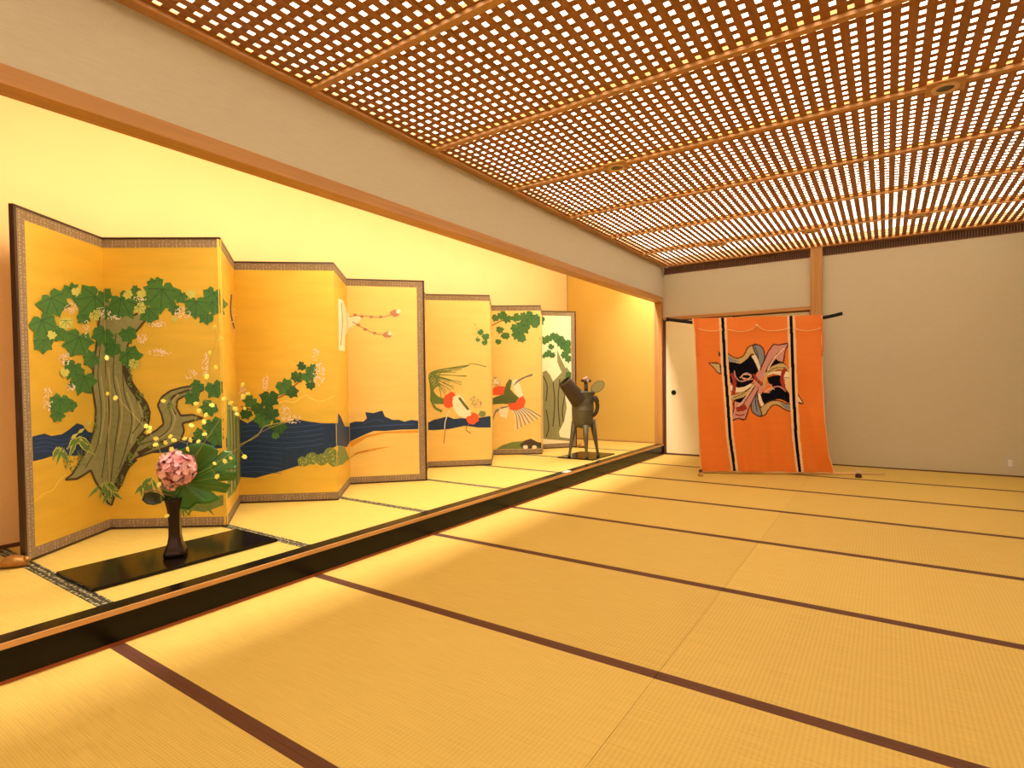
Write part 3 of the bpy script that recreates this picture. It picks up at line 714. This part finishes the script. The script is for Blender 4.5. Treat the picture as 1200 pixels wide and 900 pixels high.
# big green leaf
lf = thing('broad_leaf', mouth, 'large split green leaf spreading right of the pink flower', 'leaf')
outline = [(196, 592), (188, 572), (183, 552), (188, 534), (200, 527), (214, 526), (224, 520), (238, 519), (250, 523), (256, 528), (254, 537), (262, 528), (271, 529), (277, 538), (278, 547), (262, 551), (277, 553), (275, 563), (256, 564), (271, 568), (265, 578), (247, 575), (258, 584), (246, 590), (230, 590), (222, 597), (208, 596)]
def leafz(x, y):  # depth waves across the blade
    cx, cy = 215, 568
    d = math.hypot(x-cx, y-cy); a = math.atan2(y-cy, x-cx)
    return .011*math.sin(a*6)*min(1, d/40)+.05*(d/60)**2*math.sin(a+1)-.015
def tri_leaf(outl, m, hub, root, name, dd0=0., rib=True):
    pts3 = []; n = 10
    mb = MB(); rings = []
    for j in range(n+1):
        t = j/n; rings.append([va(hub[0]+(x-hub[0])*t, hub[1]+(y-hub[1])*t, dd0+leafz(hub[0]+(x-hub[0])*t, hub[1]+(y-hub[1])*t)) for x, y in outl])
    mb.loft(rings[::-1], m, cap=False)
    o_ = mb.build(name, root, smooth=True)
    so = o_.modifiers.new('thickness', 'SOLIDIFY'); so.thickness = .0012
    return o_
ol = []
for i in range(len(outline)):
    a, b = outline[i], outline[(i+1) % len(outline)]
    for k in range(3): ol.append((a[0]+(b[0]-a[0])*k/3, a[1]+(b[1]-a[1])*k/3))
tri_leaf(ol, M_LEAFG, (215, 566), lf, 'leaf_blade')
rb = MB()
for (x, y) in [(272, 540), (268, 557), (262, 572), (240, 586), (236, 524), (252, 530), (192, 548), (200, 588)]:
    pts = [va(215+(x-215)*t, 566+(y-566)*t, leafz(215+(x-215)*t, 566+(y-566)*t)-.002) for t in [k/8 for k in range(9)]]
    rb.tube(pts, [.0016*(1-.7*k/8) for k in range(9)], M_LEAFL, 5)
rb.build('ribs', lf, smooth=True)
MB().tube(smoothcurve([mouth-Vector((0, 0, .05)), mouth+Vector((0, 0, .01)), va(215, 566, -.012)]), .003, M_STEM).build('stem', lf, smooth=True)
# dark curled leaf, left
M_LEAFB = mat('bronze_green_leaf', srgb(52, 56, 34), .45, noise=.3, nscale=(20, 20, 20)); M_LEAFBR = mat('brown_leaf_rim', srgb(150, 90, 60), .5)
dk = thing('dark_leaf', mouth, 'small dark curled leaf left of the vase mouth', 'leaf')
oo = [(166, 586), (169, 578), (176, 576), (184, 577), (190, 580), (194, 585), (188, 590), (180, 592), (172, 591)]
mb = MB(); hb = (184, 585)
mb.loft([[va(hb[0]+(x-hb[0])*t, hb[1]+(y-hb[1])*t, -.03-.02*t*t) for x, y in oo] for t in (1, .75, .5, .25, .02)], M_LEAFB, cap=False)
o = mb.build('leaf_blade', dk, smooth=True); so = o.modifiers.new('thickness', 'SOLIDIFY'); so.thickness = .0015
MB().tube(smoothcurve([mouth+Vector((0, 0, -.03)), mouth+Vector((0, 0, .004)), va(192, 579, -.03), va(180, 574.5, -.035), va(168, 577, -.045)]), .0035, M_LEAFBR, 6).build('curled_stem', dk, smooth=True)
# yellow sprays
M_YEL = mat('yellow_blossom', srgb(255, 240, 120), .5, noise=.08); M_TWIG = mat('spray_twig', srgb(176, 160, 84), .6)
def spray(path, blooms, label, dd=-.02, r=.0011, extra=()):
    t = thing('yellow_orchid_spray', mouth, label, 'flower spray', 'yellow sprays in the vase')
    n = len(path); pts = [mouth+Vector((0, 0, -.03)), mouth+Vector((0, 0, .012))]+[va(x, y, dd*(i+1)) for i, (x, y) in enumerate(path)]
    sc = smoothcurve(pts, 6)
    tw = MB().tube(sc, [r*1.4*(1-.6*i/len(sc)) for i in range(len(sc))], M_TWIG, 6)
    bl = []
    for (x, y) in blooms:
        # nearest spot on the stem in picture terms keeps the pedicel short
        best = min(sc[8:], key=lambda p: (p-at(x, y, (p-CAM).dot(FWD))).length)
        dep = (best-CAM).dot(FWD); p = at(x, y, dep-.008)
        tw.tube(smoothcurve([best, (best+p)/2+Vector((0, 0, .004)), p], 3), r*.6, M_TWIG, 5)
        bl.append(p)
    tw.build('stem', t, smooth=True)
    for p in bl:
        mb = MB(); n0 = (CAM-p).normalized()+Vector((random.uniform(-.5, .5), random.uniform(-.5, .5), random.uniform(-.3, .3))); n0.normalize()
        u = n0.orthogonal().normalized(); w = n0.cross(u); a0 = random.random()*6
        sz = random.uniform(.010, .0135)
        for k in range(5):
            a = a0+k*1.2566; L = sz*(1.25 if k == 0 else .9); wd = sz*(.75 if k == 0 else .36)
            d = u*math.cos(a)+w*math.sin(a); e = n0.cross(d)
            mb.faces([p, p+d*L*.5+e*wd+n0*.002, p+d*L+e*wd*.5, p+d*L-e*wd*.5, p+d*L*.5-e*wd+n0*.002], [(0, 1, 2, 3, 4)], M_YEL)
        mb.sphere(p+n0*.001, .0026, M_YEL, 6, 4)
        mb.build('blossom', t, recalc=False)
spray([(200, 565), (192, 540), (183, 519), (172, 503), (158, 488), (142, 470), (130, 452), (125, 425)], [(171, 500), (174, 506), (182, 514), (183, 521), (194, 518), (186, 567), (135, 467), (126, 462), (125, 420), (176, 501)], 'yellow flower spray arching to the upper left of the vase')
spray([(212, 560), (217, 530), (223, 510), (232, 482), (240, 455), (246, 425), (253, 400), (252, 384)], [(252.5, 383), (259, 397), (246, 413), (253, 431), (242, 442), (229, 473), (233, 481), (241, 487), (225, 499), (217, 514), (223, 515), (203, 516), (200, 511), (192, 470), (249, 475), (221, 527), (239, 494)], 'tallest yellow flower spray rising above the vase', dd=-.012)
spray([(215, 555), (235, 525), (252, 500), (268, 478), (285, 462), (294, 450)], [(284, 451), (291, 461), (285, 464), (263, 467), (275, 479), (277, 485), (287, 479), (239, 509), (233, 517), (271, 472)], 'yellow flower spray reaching to the upper right of the vase', dd=-.015)
spray([(225, 560), (250, 545), (275, 528), (300, 510), (320, 500), (340, 494)], [(286, 535), (271, 537), (251, 543), (264, 541), (254, 559)], 'thin yellow flower spray trailing to the right over the green leaf', dd=-.012)
spray([(196, 566), (190, 540), (187, 560), (189, 585), (192, 605), (190, 614)], [(195, 605), (186, 569), (201, 526)], 'short yellow flower spray drooping down beside the vase', dd=-.02)

# ================================================================= SCREEN WEIGHTS
def weight(p, s, label, rot=0.):
    M = mat('gilt_bronze', srgb(170, 122, 62), .42, metal=.6, noise=.35, nscale=(60, 60, 60), bump=.6, bscale=90)
    t = thing('screen_weight', p, label, 'screen weight', 'bronze weights at the screen corners')
    mb = MB(); c_, s_ = math.cos(rot), math.sin(rot)
    def R(x, y, z): return Vector((p.x+(x*c_-y*s_)*s, p.y+(x*s_+y*c_)*s, p.z+z*s))
    rg = []
    for (x, ry, h) in [(-.10, .012, .02), (-.09, .042, .06), (-.05, .058, .09), (0, .064, .105), (.05, .056, .09), (.085, .040, .065), (.10, .01, .02)]:
        rg.append([R(x, math.cos(a)*ry, max(.001, h*.5+math.sin(a)*h*.5)) for a in [2*math.pi*k/14 for k in range(14)]])
    mb.loft(rg, M).build('body', t, smooth=True)
    hd = MB().sphere(R(.085, 0, .055), .028*s, M, 10, 7, (1.2, 1, 1)); hd.build('head', t, smooth=True)
    MB().tube([R(-.09, 0, .03), R(-.12, .01, .06), R(-.10, .015, .085)], [.012*s, .009*s, .004*s], M, 6).build('tail', t, smooth=True)
pw_ = onz(22, 663, HP+.002); weight(Vector((pw_.x+.005, pw_.y-.02, HP+.0015)), .62, 'gilt bronze weight at the near corner of the closer folding screen', .9)
pw_ = onz(682, 524.5, HP+.002); weight(Vector((pw_.x, pw_.y, HP+.0015)), .62, 'small bronze weight at the far corner of the farther folding screen', .3)

# place card on the sill
pc_ = onz(664, 553, .147)
tag(MB().box(XK-.055, XK-.004, pc_.y-.05, pc_.y+.05, .1467, .153, mat('white_card', srgb(240, 236, 225), .7)).build('place_card'), 'small white card lying on the far part of the lacquered sill', 'card')

# ================================================================= BRONZE VESSEL
gz = HP+.014
q = [onz(656, 536, gz), onz(675, 528, gz), onz(720, 531, gz), onz(697, 539, gz)]
c = sum(q, Vector())/4; 
bd = MB(); lo = [Vector((p.x, p.y, HP+.0015)) for p in q]; hi = [Vector((p.x, p.y, gz)) for p in q]
ux2 = Vector((1, .0, 0)); 
Wx = .47; Wy = .60
tag(MB().box(c.x-Wx/2+.01, min(c.x+Wx/2, XS-.004), c.y-Wy/2, c.y+Wy/2, HP+.0015, gz, M_LACQ2).build('lacquer_board', bevel=.002), 'thin square black lacquer board under the three-legged bronze vessel', 'display board')
M_BRG = mat('grey_green_bronze', srgb(92, 88, 70), .5, metal=.45, noise=.3, nscale=(14, 14, 14)); M_BRD = mat('dark_bronze', srgb(66, 52, 40), .45, metal=.5, noise=.2)
gb = Vector((c.x-.03, c.y, gz)); gd = (onz(686, 535, gz)-CAM).dot(FWD); GP = gd/F
def ga(px, py, dd=0.): return at(px, py, gd+dd)
gc = ga(683, 535); gc.z = gz
ves = thing('tripod_vessel', gc, 'grey bronze three-legged vessel with a raised spout at the far end of the alcove', 'vessel')
def ringz(c_, r, n=24, e=1.): return [Vector((c_.x+math.cos(2*math.pi*k/n)*r, c_.y+math.sin(2*math.pi*k/n)*r*e, c_.z)) for k in range(n)]
bodyp = [(502, .7), (500, 8.5), (497, 11.0), (490, 12.2), (481, 12.6), (480, 13.0), (479, 12.6), (472, 12.6), (471, 13.), (470, 12.6), (462, 12.2), (459.5, 13.5), (458.5, 13.2)]
rings = [ringz(ga(683, y), r*GP) for y, r in bodyp]+[ringz(ga(683, y), r*GP) for y, r in [(459, 11.2), (470, 11.2)]]
MB().loft(rings, M_BRG).build('body', ves, smooth=True)
# legs on the body, tapered outward
for (x0, y0, x1, y1, d0, d1) in [(673.5, 494, 667, 533.5, .02, .0), (686, 498, 687.5, 537, -.10, -.13), (694, 492, 701, 535, .03, .03)]:
    top, bot = ga(x0, y0, d0), ga(x1, y1, d1); bot.z = gz+.001
    pts = [top, top.lerp(bot, .4), top.lerp(bot, .8), top.lerp(bot, .94), bot]
    MB().tube(pts, [3.9*GP, 2.9*GP, 1.7*GP, 1.6*GP, 2.2*GP], M_BRG, 10).build('leg', ves, smooth=True)
# spout tube, open end up-left
s0, s1_ = ga(679, 470, -.05), ga(661.5, 447, -.10)
mid = s0.lerp(s1_, .5)
MB().tube([s0, mid, s1_], [10.2*GP, 9.0*GP, 8.0*GP], M_BRD, 18, cap=False).tube([s0, mid, s1_+(s1_-s0)*.002], [7.0*GP, 7.0*GP, 7.3*GP], M_BRD, 18, cap=False).build('spout', ves, smooth=True)
MB().tube([s1_-(s1_-s0).normalized()*.012, s1_+(s1_-s0).normalized()*.006], 8.2*GP, M_BRG, 18, cap=False).build('spout_rim', ves, smooth=True)
# handle
MB().tube(smoothcurve([ga(691, 463, -.04), ga(696.5, 467, -.06), ga(700, 474, -.06), ga(699, 482, -.06), ga(695.5, 486.5, -.05), ga(691, 487, -.03)]), [2.3*GP]*31, M_BRD, 8).build('handle', ves, smooth=True)
o = MB().tube([ga(693, 464, -.03), ga(699, 466, -.05), ga(702, 471, -.05)], [1.4*GP, 1.9*GP, .5*GP], M_BRD, 6).build('spur', ves, smooth=True)
# lid flare to the right of the mouth
MB().tube([ga(690, 461, -.04), ga(697, 461, -.06)], [2.2*GP, 1.4*GP], M_BRD, 8).build('lug', ves, smooth=True)
# knobbed post with finial
MB().tube([ga(686.7, 462), ga(686.7, 449)], 2.3*GP, M_BRD, 10).build('post', ves, smooth=True)
fin = MB(); M_FIN = mat('blossom_red_white', srgb(190, 150, 140), .6, noise=.3, nscale=(50, 50, 50))
for (x, y, r, m) in [(682.5, 446, 1.9, M_BRD), (687, 443.5, 2.3, M_FIN), (691, 446, 1.9, M_BRD), (686, 447.5, 2.2, M_BRD), (689, 446.5, 1.7, M_FIN), (684.5, 444, 1.5, M_FIN)]: fin.sphere(ga(x, y, -.02), r*GP, m, 8, 6)
fin.build('finial', ves, smooth=True)
# disc-like wing
M_WING = mat('wing_mesh_bronze', srgb(150, 140, 84), .5, metal=.4)
wc = ga(700.5, 453, 0); r_ = ray(700.5, 453).normalized(); ru = Vector(RM[0]); uu = Vector(RM[2])
axA = (ru*.80+uu*.60); axB = (-ru*.60+uu*.80)
mb = MB(); N_ = 24
rim = [wc+axA*math.cos(2*math.pi*k/N_)*8.6*GP+axB*math.sin(2*math.pi*k/N_)*5.6*GP for k in range(N_)]
mb.loft([[p-r_*.004 for p in rim], [p+r_*.004 for p in rim]], M_WING).build('wing', ves)
rm = MB().tube(rim+[rim[0]], .55*GP, M_BRG, 6, cap=False); rm.build('wing_rim', ves, smooth=True)
MB().tube([wc-axA*8.*GP, ga(690, 461.5)], .8*GP, M_BRD, 6).build('wing_arm', ves, smooth=True)

# ================================================================= ORANGE TEXTILE
BA = math.radians(24.7); BU = Vector((math.cos(BA), math.sin(BA), 0)); BN = Vector((BU.y, -BU.x, 0))
BP = onz(821, 552, .03); BP = Vector((BP.x, BP.y, 0))
def bpl(px, py):
    p_ = onpl(px, py, BP, BN); return (p_-BP).dot(BU), p_.z
def interp(t, xs, ys): return float(np.interp(t, xs, ys))
topz = bpl(812, 373.3)[1]
edgeL = [(811, 373.3), (813.5, 391), (815, 429), (817, 493), (819, 530), (821, 551)]
edgeR = [(964, 368), (963, 400), (963.5, 440), (965.5, 493), (970.5, 532), (976.5, 551.5)]
eL = [bpl(*p_) for p_ in edgeL]; eR = [bpl(*p_) for p_ in edgeR]
zs = np.linspace(.035, topz, 330); nu = 300
Lu = np.interp(zs, [e[1] for e in eL][::-1], [e[0] for e in eL][::-1]); Ru = np.interp(zs, [e[1] for e in eR][::-1], [e[0] for e in eR][::-1])
M_OR = mat('orange_silk', srgb(234, 122, 28), .6, noise=.06, nscale=(5, 5, 30), sheen=.3)
CL = {'o': M_OR, 'k': mat('black_silk', srgb(12, 12, 26), .9, spec=.1), 'c': mat('cream_silk', srgb(238, 200, 160), .6), 'g': mat('grey_blue_silk', srgb(132, 136, 152), .6, noise=.1), 'p': mat('pink_patterned_silk', srgb(206, 146, 142), .6, noise=.4, nscale=(120, 120, 120)),
      'r': mat('crimson_silk', srgb(158, 38, 28), .6, noise=.1), 'w': mat('white_silk', srgb(242, 226, 204), .6), 'y': mat('straw_silk', srgb(200, 176, 120), .6, noise=.25, nscale=(100, 100, 100)), 'm': mat('maroon_outline', srgb(84, 24, 20), .6)}
keys = list(CL)
Z = lambda pts: [bpl(840+x/7.5, 380+y/7.5) for x, y in pts]   # motif traced on the cloth plane
polys = []
def pz(k, pts): polys.append((k, Z(pts)))
def pl_(k, pts, w):
    pts = smooth2(pts, 4)
    for i in range(len(pts)-1):
        (x0, y0), (x1, y1) = pts[i], pts[i+1]; l = math.hypot(x1-x0, y1-y0) or 1; dx, dy = -(y1-y0)/l*w/2, (x1-x0)/l*w/2
        ex, ey = (x1-x0)/l*w*.3, (y1-y0)/l*w*.3
        pz(k, [(x0+dx-ex, y0+dy-ey), (x1+dx+ex, y1+dy+ey), (x1-dx+ex, y1-dy+ey), (x0-dx-ex, y0-dy-ey)])
def shape(k, pts, out=21):
    pl_('m', pts+[pts[0]], out); pz(k, pts)
# upper left grey/cream swoop, black field
shape('y', smooth2([(90, 262), (130, 290), (180, 305), (235, 280), (270, 215), (310, 190), (340, 185), (335, 230), (355, 270), (300, 260), (260, 310), (210, 345), (150, 335), (90, 330)]))
pz('g', smooth2([(90, 275), (130, 300), (170, 315), (200, 330), (150, 330), (92, 325)])); 
pz('k', smooth2([(92, 325), (150, 338), (205, 345), (255, 310), (300, 275), (345, 330), (365, 390), (340, 440), (300, 520), (240, 545), (160, 550), (110, 500), (92, 440)]))
shape('g', smooth2([(318, 192), (365, 188), (400, 220), (412, 290), (395, 350), (370, 410), (368, 340), (350, 270), (330, 230)]))
shape('w', smooth2([(300, 285), (335, 268), (362, 320), (382, 390), (372, 420), (345, 360), (320, 310)]), 9)
# upper right pink ribbon
shape('p', [(498, 182), (540, 188), (618, 176), (590, 240), (576, 330), (520, 320), (460, 380), (400, 440), (385, 400), (420, 320), (455, 240)])
pz('k', [(515, 305), (560, 335), (610, 350), (560, 345), (500, 365), (455, 390), (480, 350)])
shape('y', smooth2([(440, 400), (500, 362), (570, 345), (615, 375), (628, 410), (560, 395), (500, 410), (440, 430)]), 9)
shape('w', smooth2([(430, 440), (500, 412), (570, 415), (628, 420), (632, 470), (590, 480), (540, 445), (480, 440), (430, 460)]), 8)
pz('k', smooth2([(440, 470), (500, 450), (560, 455), (575, 500), (590, 560), (632, 610), (635, 690), (560, 660), (490, 665), (420, 700), (380, 680), (370, 600), (430, 600), (480, 560), (450, 510)]))
pl_('r', [(598, 395), (575, 440), (570, 500), (590, 560)], 32)
shape('c', smooth2([(590, 470), (632, 480), (634, 600), (600, 550)]), 6)
# lower right grey/cream swoop
shape('y', smooth2([(380, 740), (430, 700), (490, 675), (550, 680), (600, 700), (640, 710), (642, 755), (590, 740), (540, 710), (490, 705), (450, 745), (420, 790), (385, 800)]))
pz('g', smooth2([(540, 682), (600, 702), (638, 715), (640, 750), (590, 735)]))
shape('g', smooth2([(350, 560), (330, 620), (305, 690), (310, 760), (350, 795), (385, 798), (370, 740), (350, 680)]))
shape('w', smooth2([(355, 590), (372, 600), (395, 670), (410, 705), (385, 720), (362, 660)]), 9)
# lower left pink ribbon and bands
shape('p', [(330, 520), (360, 560), (320, 640), (275, 730), (240, 830), (180, 820), (128, 835), (150, 740), (150, 680), (240, 640), (290, 570)])
pz('r', [(160, 730), (240, 700), (265, 740), (230, 760), (170, 770)])
shape('y', smooth2([(108, 625), (180, 610), (260, 560), (320, 520), (300, 580), (230, 640), (150, 665), (115, 650)]), 9)
shape('w', smooth2([(160, 555), (230, 552), (300, 520), (290, 550), (230, 590), (150, 598), (104, 560), (110, 530)]), 8)
pz('k', [(150, 660), (230, 640), (270, 610), (240, 660), (200, 690), (160, 680)])
pl_('r', [(128, 440), (150, 500), (148, 560), (140, 610)], 30)
# knot and cords
pl_('p', [(390, 430), (370, 470), (350, 530)], 60); pl_('y', [(430, 430), (420, 500), (400, 560)], 26); pl_('p', [(380, 560), (375, 600)], 34)
pl_('p', [(150, 410), (160, 460), (200, 500), (260, 490), (300, 450), (250, 430), (215, 460), (250, 490), (310, 480)], 10)
pl_('r', [(320, 440), (360, 490), (400, 525)], 14); pl_('m', [(310, 450), (350, 500), (395, 540)], 10)
pl_('p', [(400, 560), (440, 590), (480, 570), (470, 530), (430, 540), (420, 590), (460, 600)], 10); pl_('p', [(480, 560), (530, 545), (570, 560), (600, 590)], 10)
pl_('m', [(335, 540), (270, 640), (200, 740)], 7); pl_('w', [(320, 540), (250, 640), (180, 720)], 7); pl_('m', [(425, 420), (470, 330), (545, 240)], 6); pl_('w', [(445, 400), (500, 300), (590, 210)], 7)
pl_('m', [(140, 645), (220, 610), (290, 560)], 6); pl_('m', [(450, 415), (510, 385), (600, 380)], 6); pl_('r', [(160, 790), (200, 800), (235, 790)], 12); pl_('k', [(330, 200), (350, 240), (362, 300)], 6); pl_('k', [(345, 600), (335, 680), (350, 760)], 6)
pl_('c', [(200, 470), (240, 440), (300, 455), (270, 480), (225, 470)], 7); pl_('c', [(420, 600), (460, 565), (500, 570)], 7)
# outlying tips beyond the bands
shape('y', [(-67, 342), (20, 352), (30, 430), (0, 415), (-20, 385)], 16); pz('m', [(8, 236), (28, 250), (30, 285), (10, 275)])
shape('c', [(700, 615), (752, 692), (700, 676)], 16)
uvs = np.array([[Lu[j]+(Ru[j]-Lu[j])*i/nu for i in range(nu+1)] for j in range(len(zs))])
cu = (uvs[:-1, :-1]+uvs[1:, 1:])/2; cz = np.repeat(((zs[:-1]+zs[1:])/2)[:, None], nu, 1)
idx = np.zeros(cu.shape, int)
def inside(poly):
    poly = np.array(poly); m_ = np.zeros(cu.shape, bool); x0, z0 = poly.min(0); x1, z1 = poly.max(0)
    bb = (cu >= x0) & (cu <= x1) & (cz >= z0) & (cz <= z1)
    if not bb.any(): return m_
    X, Zz = cu[bb], cz[bb]; r = np.zeros(X.shape, bool); n = len(poly)
    for i in range(n):
        xa, za = poly[i]; xb, zb = poly[(i+1) % n]
        if za == zb: continue
        r ^= ((Zz < za) != (Zz < zb)) & (X < (xb-xa)*(Zz-za)/(zb-za)+xa)
    m_[bb] = r; return m_
for k, pts in polys: idx[inside(pts)] = keys.index(k)
# woven bands, running the full height
for pts in ([(846.7, 371), (848.5, 420), (852, 468), (855, 510), (860.7, 550)], [(927, 369), (928, 420), (929.7, 468), (932.5, 510), (937.4, 552)]):
    b_ = [bpl(*p_) for p_ in pts]; cb = np.interp(cz[:, 0], [e[1] for e in b_][::-1], [e[0] for e in b_][::-1])[:, None]
    d_ = np.abs(cu-cb); W_ = bpl(931, 450)[0]-bpl(927, 450)[0]
    idx[d_ < W_*1.15] = keys.index('c'); idx[d_ < W_*.45] = keys.index('k')
# cream selvedge
idx[:, :2] = keys.index('c'); idx[:, -2:] = keys.index('c')
def bulge(u, z, s):
    a = 1-z/topz
    return .020*math.sin(s*19+1.5*math.sin(z*2))*a*a+.016*math.sin(s*39+2*z)*a**1.5+.05*math.sin(min(a, 1)*math.pi)*.5+.014*math.sin(s*7)*a+.004*math.sin(z*9+s*3)
verts = []
for j, z in enumerate(zs):
    for i in range(nu+1):
        u = uvs[j, i]; w_ = bulge(u, z, i/nu); p_ = BP+BU*u+Vector((0, 0, z))+BN*w_*.8
        verts.append(p_)
fs = [(j*(nu+1)+i, j*(nu+1)+i+1, (j+1)*(nu+1)+i+1, (j+1)*(nu+1)+i) for j in range(len(zs)-1) for i in range(nu)]
tx = thing('hanging_textile', (BP+BU*.9), 'orange hanging textile with a black, pink and grey knotted-ribbon crest and two dark bands', 'textile')
base = tx.location
me = bpy.data.meshes.new('cloth'); me.from_pydata([tuple(v-base) for v in verts], [], fs)
for k in keys: me.materials.append(CL[k])
me.polygons.foreach_set('material_index', idx.reshape(-1).astype(np.int32)); me.polygons.foreach_set('use_smooth', np.ones(len(fs), bool))
cl = bpy.data.objects.new('cloth', me); COL.objects.link(cl); cl.parent = tx
so = cl.modifiers.new('thickness', 'SOLIDIFY'); so.thickness = .002; so.offset = 0
# narrow gathered strips along both top sides
def cp(px, py, lift=.0):
    u, z = bpl(px, py); return BP+BU*u+Vector((0, 0, z))+BN*lift
M_CORD = mat('cream_cord', srgb(240, 190, 130), .7)
cd = MB()
for seg in ([(816, 385), (826, 387.5), (838, 388), (846, 386)], [(850, 386), (866, 389), (878, 387), (886, 382.5), (896, 387.5), (912, 387.5), (925, 384.5)], [(929, 385), (942, 388), (953, 387), (962, 384)]):
    cd.tube(smoothcurve([cp(x, y, .028) for x, y in seg]), .0045, M_CORD, 6)
cd.sphere(cp(885.5, 382, .03), .018, M_CORD, 8, 6, (1, 1, .8))
cd.build('cord', tx, smooth=True)
for (x, a) in [(817, 1), (962, -1)]:
    MB().tube(smoothcurve([cp(x-1*a, 374, .02), cp(x, 386, .03), cp(x-1.2*a, 400, .03), cp(x, 418, .026)]), [.007]*19, mat('orange_tie', srgb(226, 120, 50), .6), 6).build('side_tie', tx, smooth=True)
# dark rod along the top
rz = bpl(812, 372)[1]
r0, r1 = cp(781, 374.5)-BN*.03, cp(988, 367.5)-BN*.03
def rodp(p_): return p_
rod = MB().tube(smoothcurve([cp(781, 373.5)-BN*.03, cp(800, 376)-BN*.03, cp(830, 378)-BN*.03, cp(940, 374.5)-BN*.03, cp(968, 371.5)-BN*.03, cp(988, 367)-BN*.03], 4), .019, mat('dark_rod', srgb(22, 14, 11), .6, spec=.2), 12)
ro = rod.build('hanging_rod'); tag(ro, 'dark pole from which the orange textile hangs', 'pole')
# shift cloth top to rest over the rod: two uprights hidden behind carry it
for k, f_ in enumerate((.28, .72)):
    b_ = r0.lerp(r1, f_)-BN*.05; 
    pass
st = thing('textile_stand', (BP+BU*.9-BN*.05), 'dark stand behind the orange textile carrying its pole', 'stand')
for f_ in (.30, .74):
    t_ = r0.lerp(r1, f_); b_ = Vector((t_.x, t_.y, .0))-BN*.045; tt = Vector((t_.x, t_.y, t_.z-.022))-BN*.045
    MB().tube([b_+Vector((0, 0, .03)), tt], .012, mat('dark_rod', srgb(22, 14, 11), .6, spec=.2), 10).build('upright', st, smooth=True)
    MB().obox(b_-BU*.02-BN*.26+Vector((0, 0, .002)), BU*.04, BN*.27, Vector((0, 0, .03)), mat('dark_rod', srgb(22, 14, 11), .6, spec=.2)).build('foot', st, bevel=.003)
    MB().tube([tt, tt+BN*.03+Vector((0, 0, 0))], .008, mat('dark_rod', srgb(22, 14, 11), .6, spec=.2), 8).build('bracket', st, smooth=True)
# pale bottom pole lying on the floor, with two small weights
M_BAM = mat('pale_bamboo', srgb(232, 190, 138), .5)
e0, e1 = onz(819, 552.5, .019), onz(1037, 555.5, .019)
ub = (e1-e0); pole = MB().tube([e0, e0+ub*.35, e0+ub*.7, e1], [.019, .018, .014, .008], M_BAM, 10).build('bamboo_pole', smooth=True)
pole.location.z += 0; tag(pole, 'pale bamboo pole lying on the mats along the foot of the orange textile', 'pole')
def paperweight(px, py, m1, m2, label, s=1.):
    p_ = onz(px, py, .001)
    t = thing('floor_weight', p_, label, 'weight')
    MB().tube([p_, p_+Vector((0, 0, .03*s)), p_+Vector((0, 0, .045*s))], [.034*s, .03*s, .018*s], m1, 14).build('base', t, smooth=True)
    MB().sphere(p_+Vector((0, 0, .062*s)), .022*s, m2, 12, 8).build('knob', t, smooth=True)
paperweight(1006, 559.5, mat('weight_maroon', srgb(70, 20, 24), .4), mat('weight_white', srgb(216, 190, 186), .4), 'small maroon and white weight beside the bamboo pole, right of the textile', .95)
paperweight(821, 558, mat('weight_straw', srgb(196, 150, 80), .5), mat('weight_brown', srgb(90, 58, 30), .5), 'small straw-coloured weight at the lower left corner of the orange textile', .9)

# ================================================================= OUTLET
ot = thing('wall_outlet', (1.062, YW, .079), 'grey wall outlet plate low on the back wall at the right', 'outlet')
MB().box(1.026, 1.098, YW-.008, YW, .079, .199, mat('outlet_plate', srgb(196, 190, 186), .4)).build('plate', ot, bevel=.002)
MB().box(1.045, 1.080, YW-.011, YW-.008, .105, .175, mat('outlet_face', srgb(226, 222, 222), .4)).build('socket', ot, bevel=.001)

# ================================================================= LIGHTS
def area(name, loc, rot, sx, sy, e, col):
    l = bpy.data.lights.new(name, 'AREA'); l.shape = 'RECTANGLE'; l.size = sx; l.size_y = sy; l.energy = e; l.color = col
    o_ = bpy.data.objects.new(name, l); COL.objects.link(o_); o_.location = loc; o_.rotation_euler = rot; return o_
# cove light hidden behind the hanging wall, washing the gold wall and the screens
area('alcove_cove_light', (XK-.22, 3.95, 2.66), (0, math.radians(-38), 0), .10, 7.1, 195, (1, .89, .70))
w = bpy.data.worlds.new('world'); C.world = w; w.use_nodes = True
w.node_tree.nodes['Background'].inputs[0].default_value = (1, .85, .6, 1); w.node_tree.nodes['Background'].inputs[1].default_value = .02
C.view_settings.view_transform = 'Standard'; C.view_settings.look = 'None'; C.view_settings.gamma = 1; C.view_settings.exposure = 0.08
C.view_settings.use_curve_mapping = False
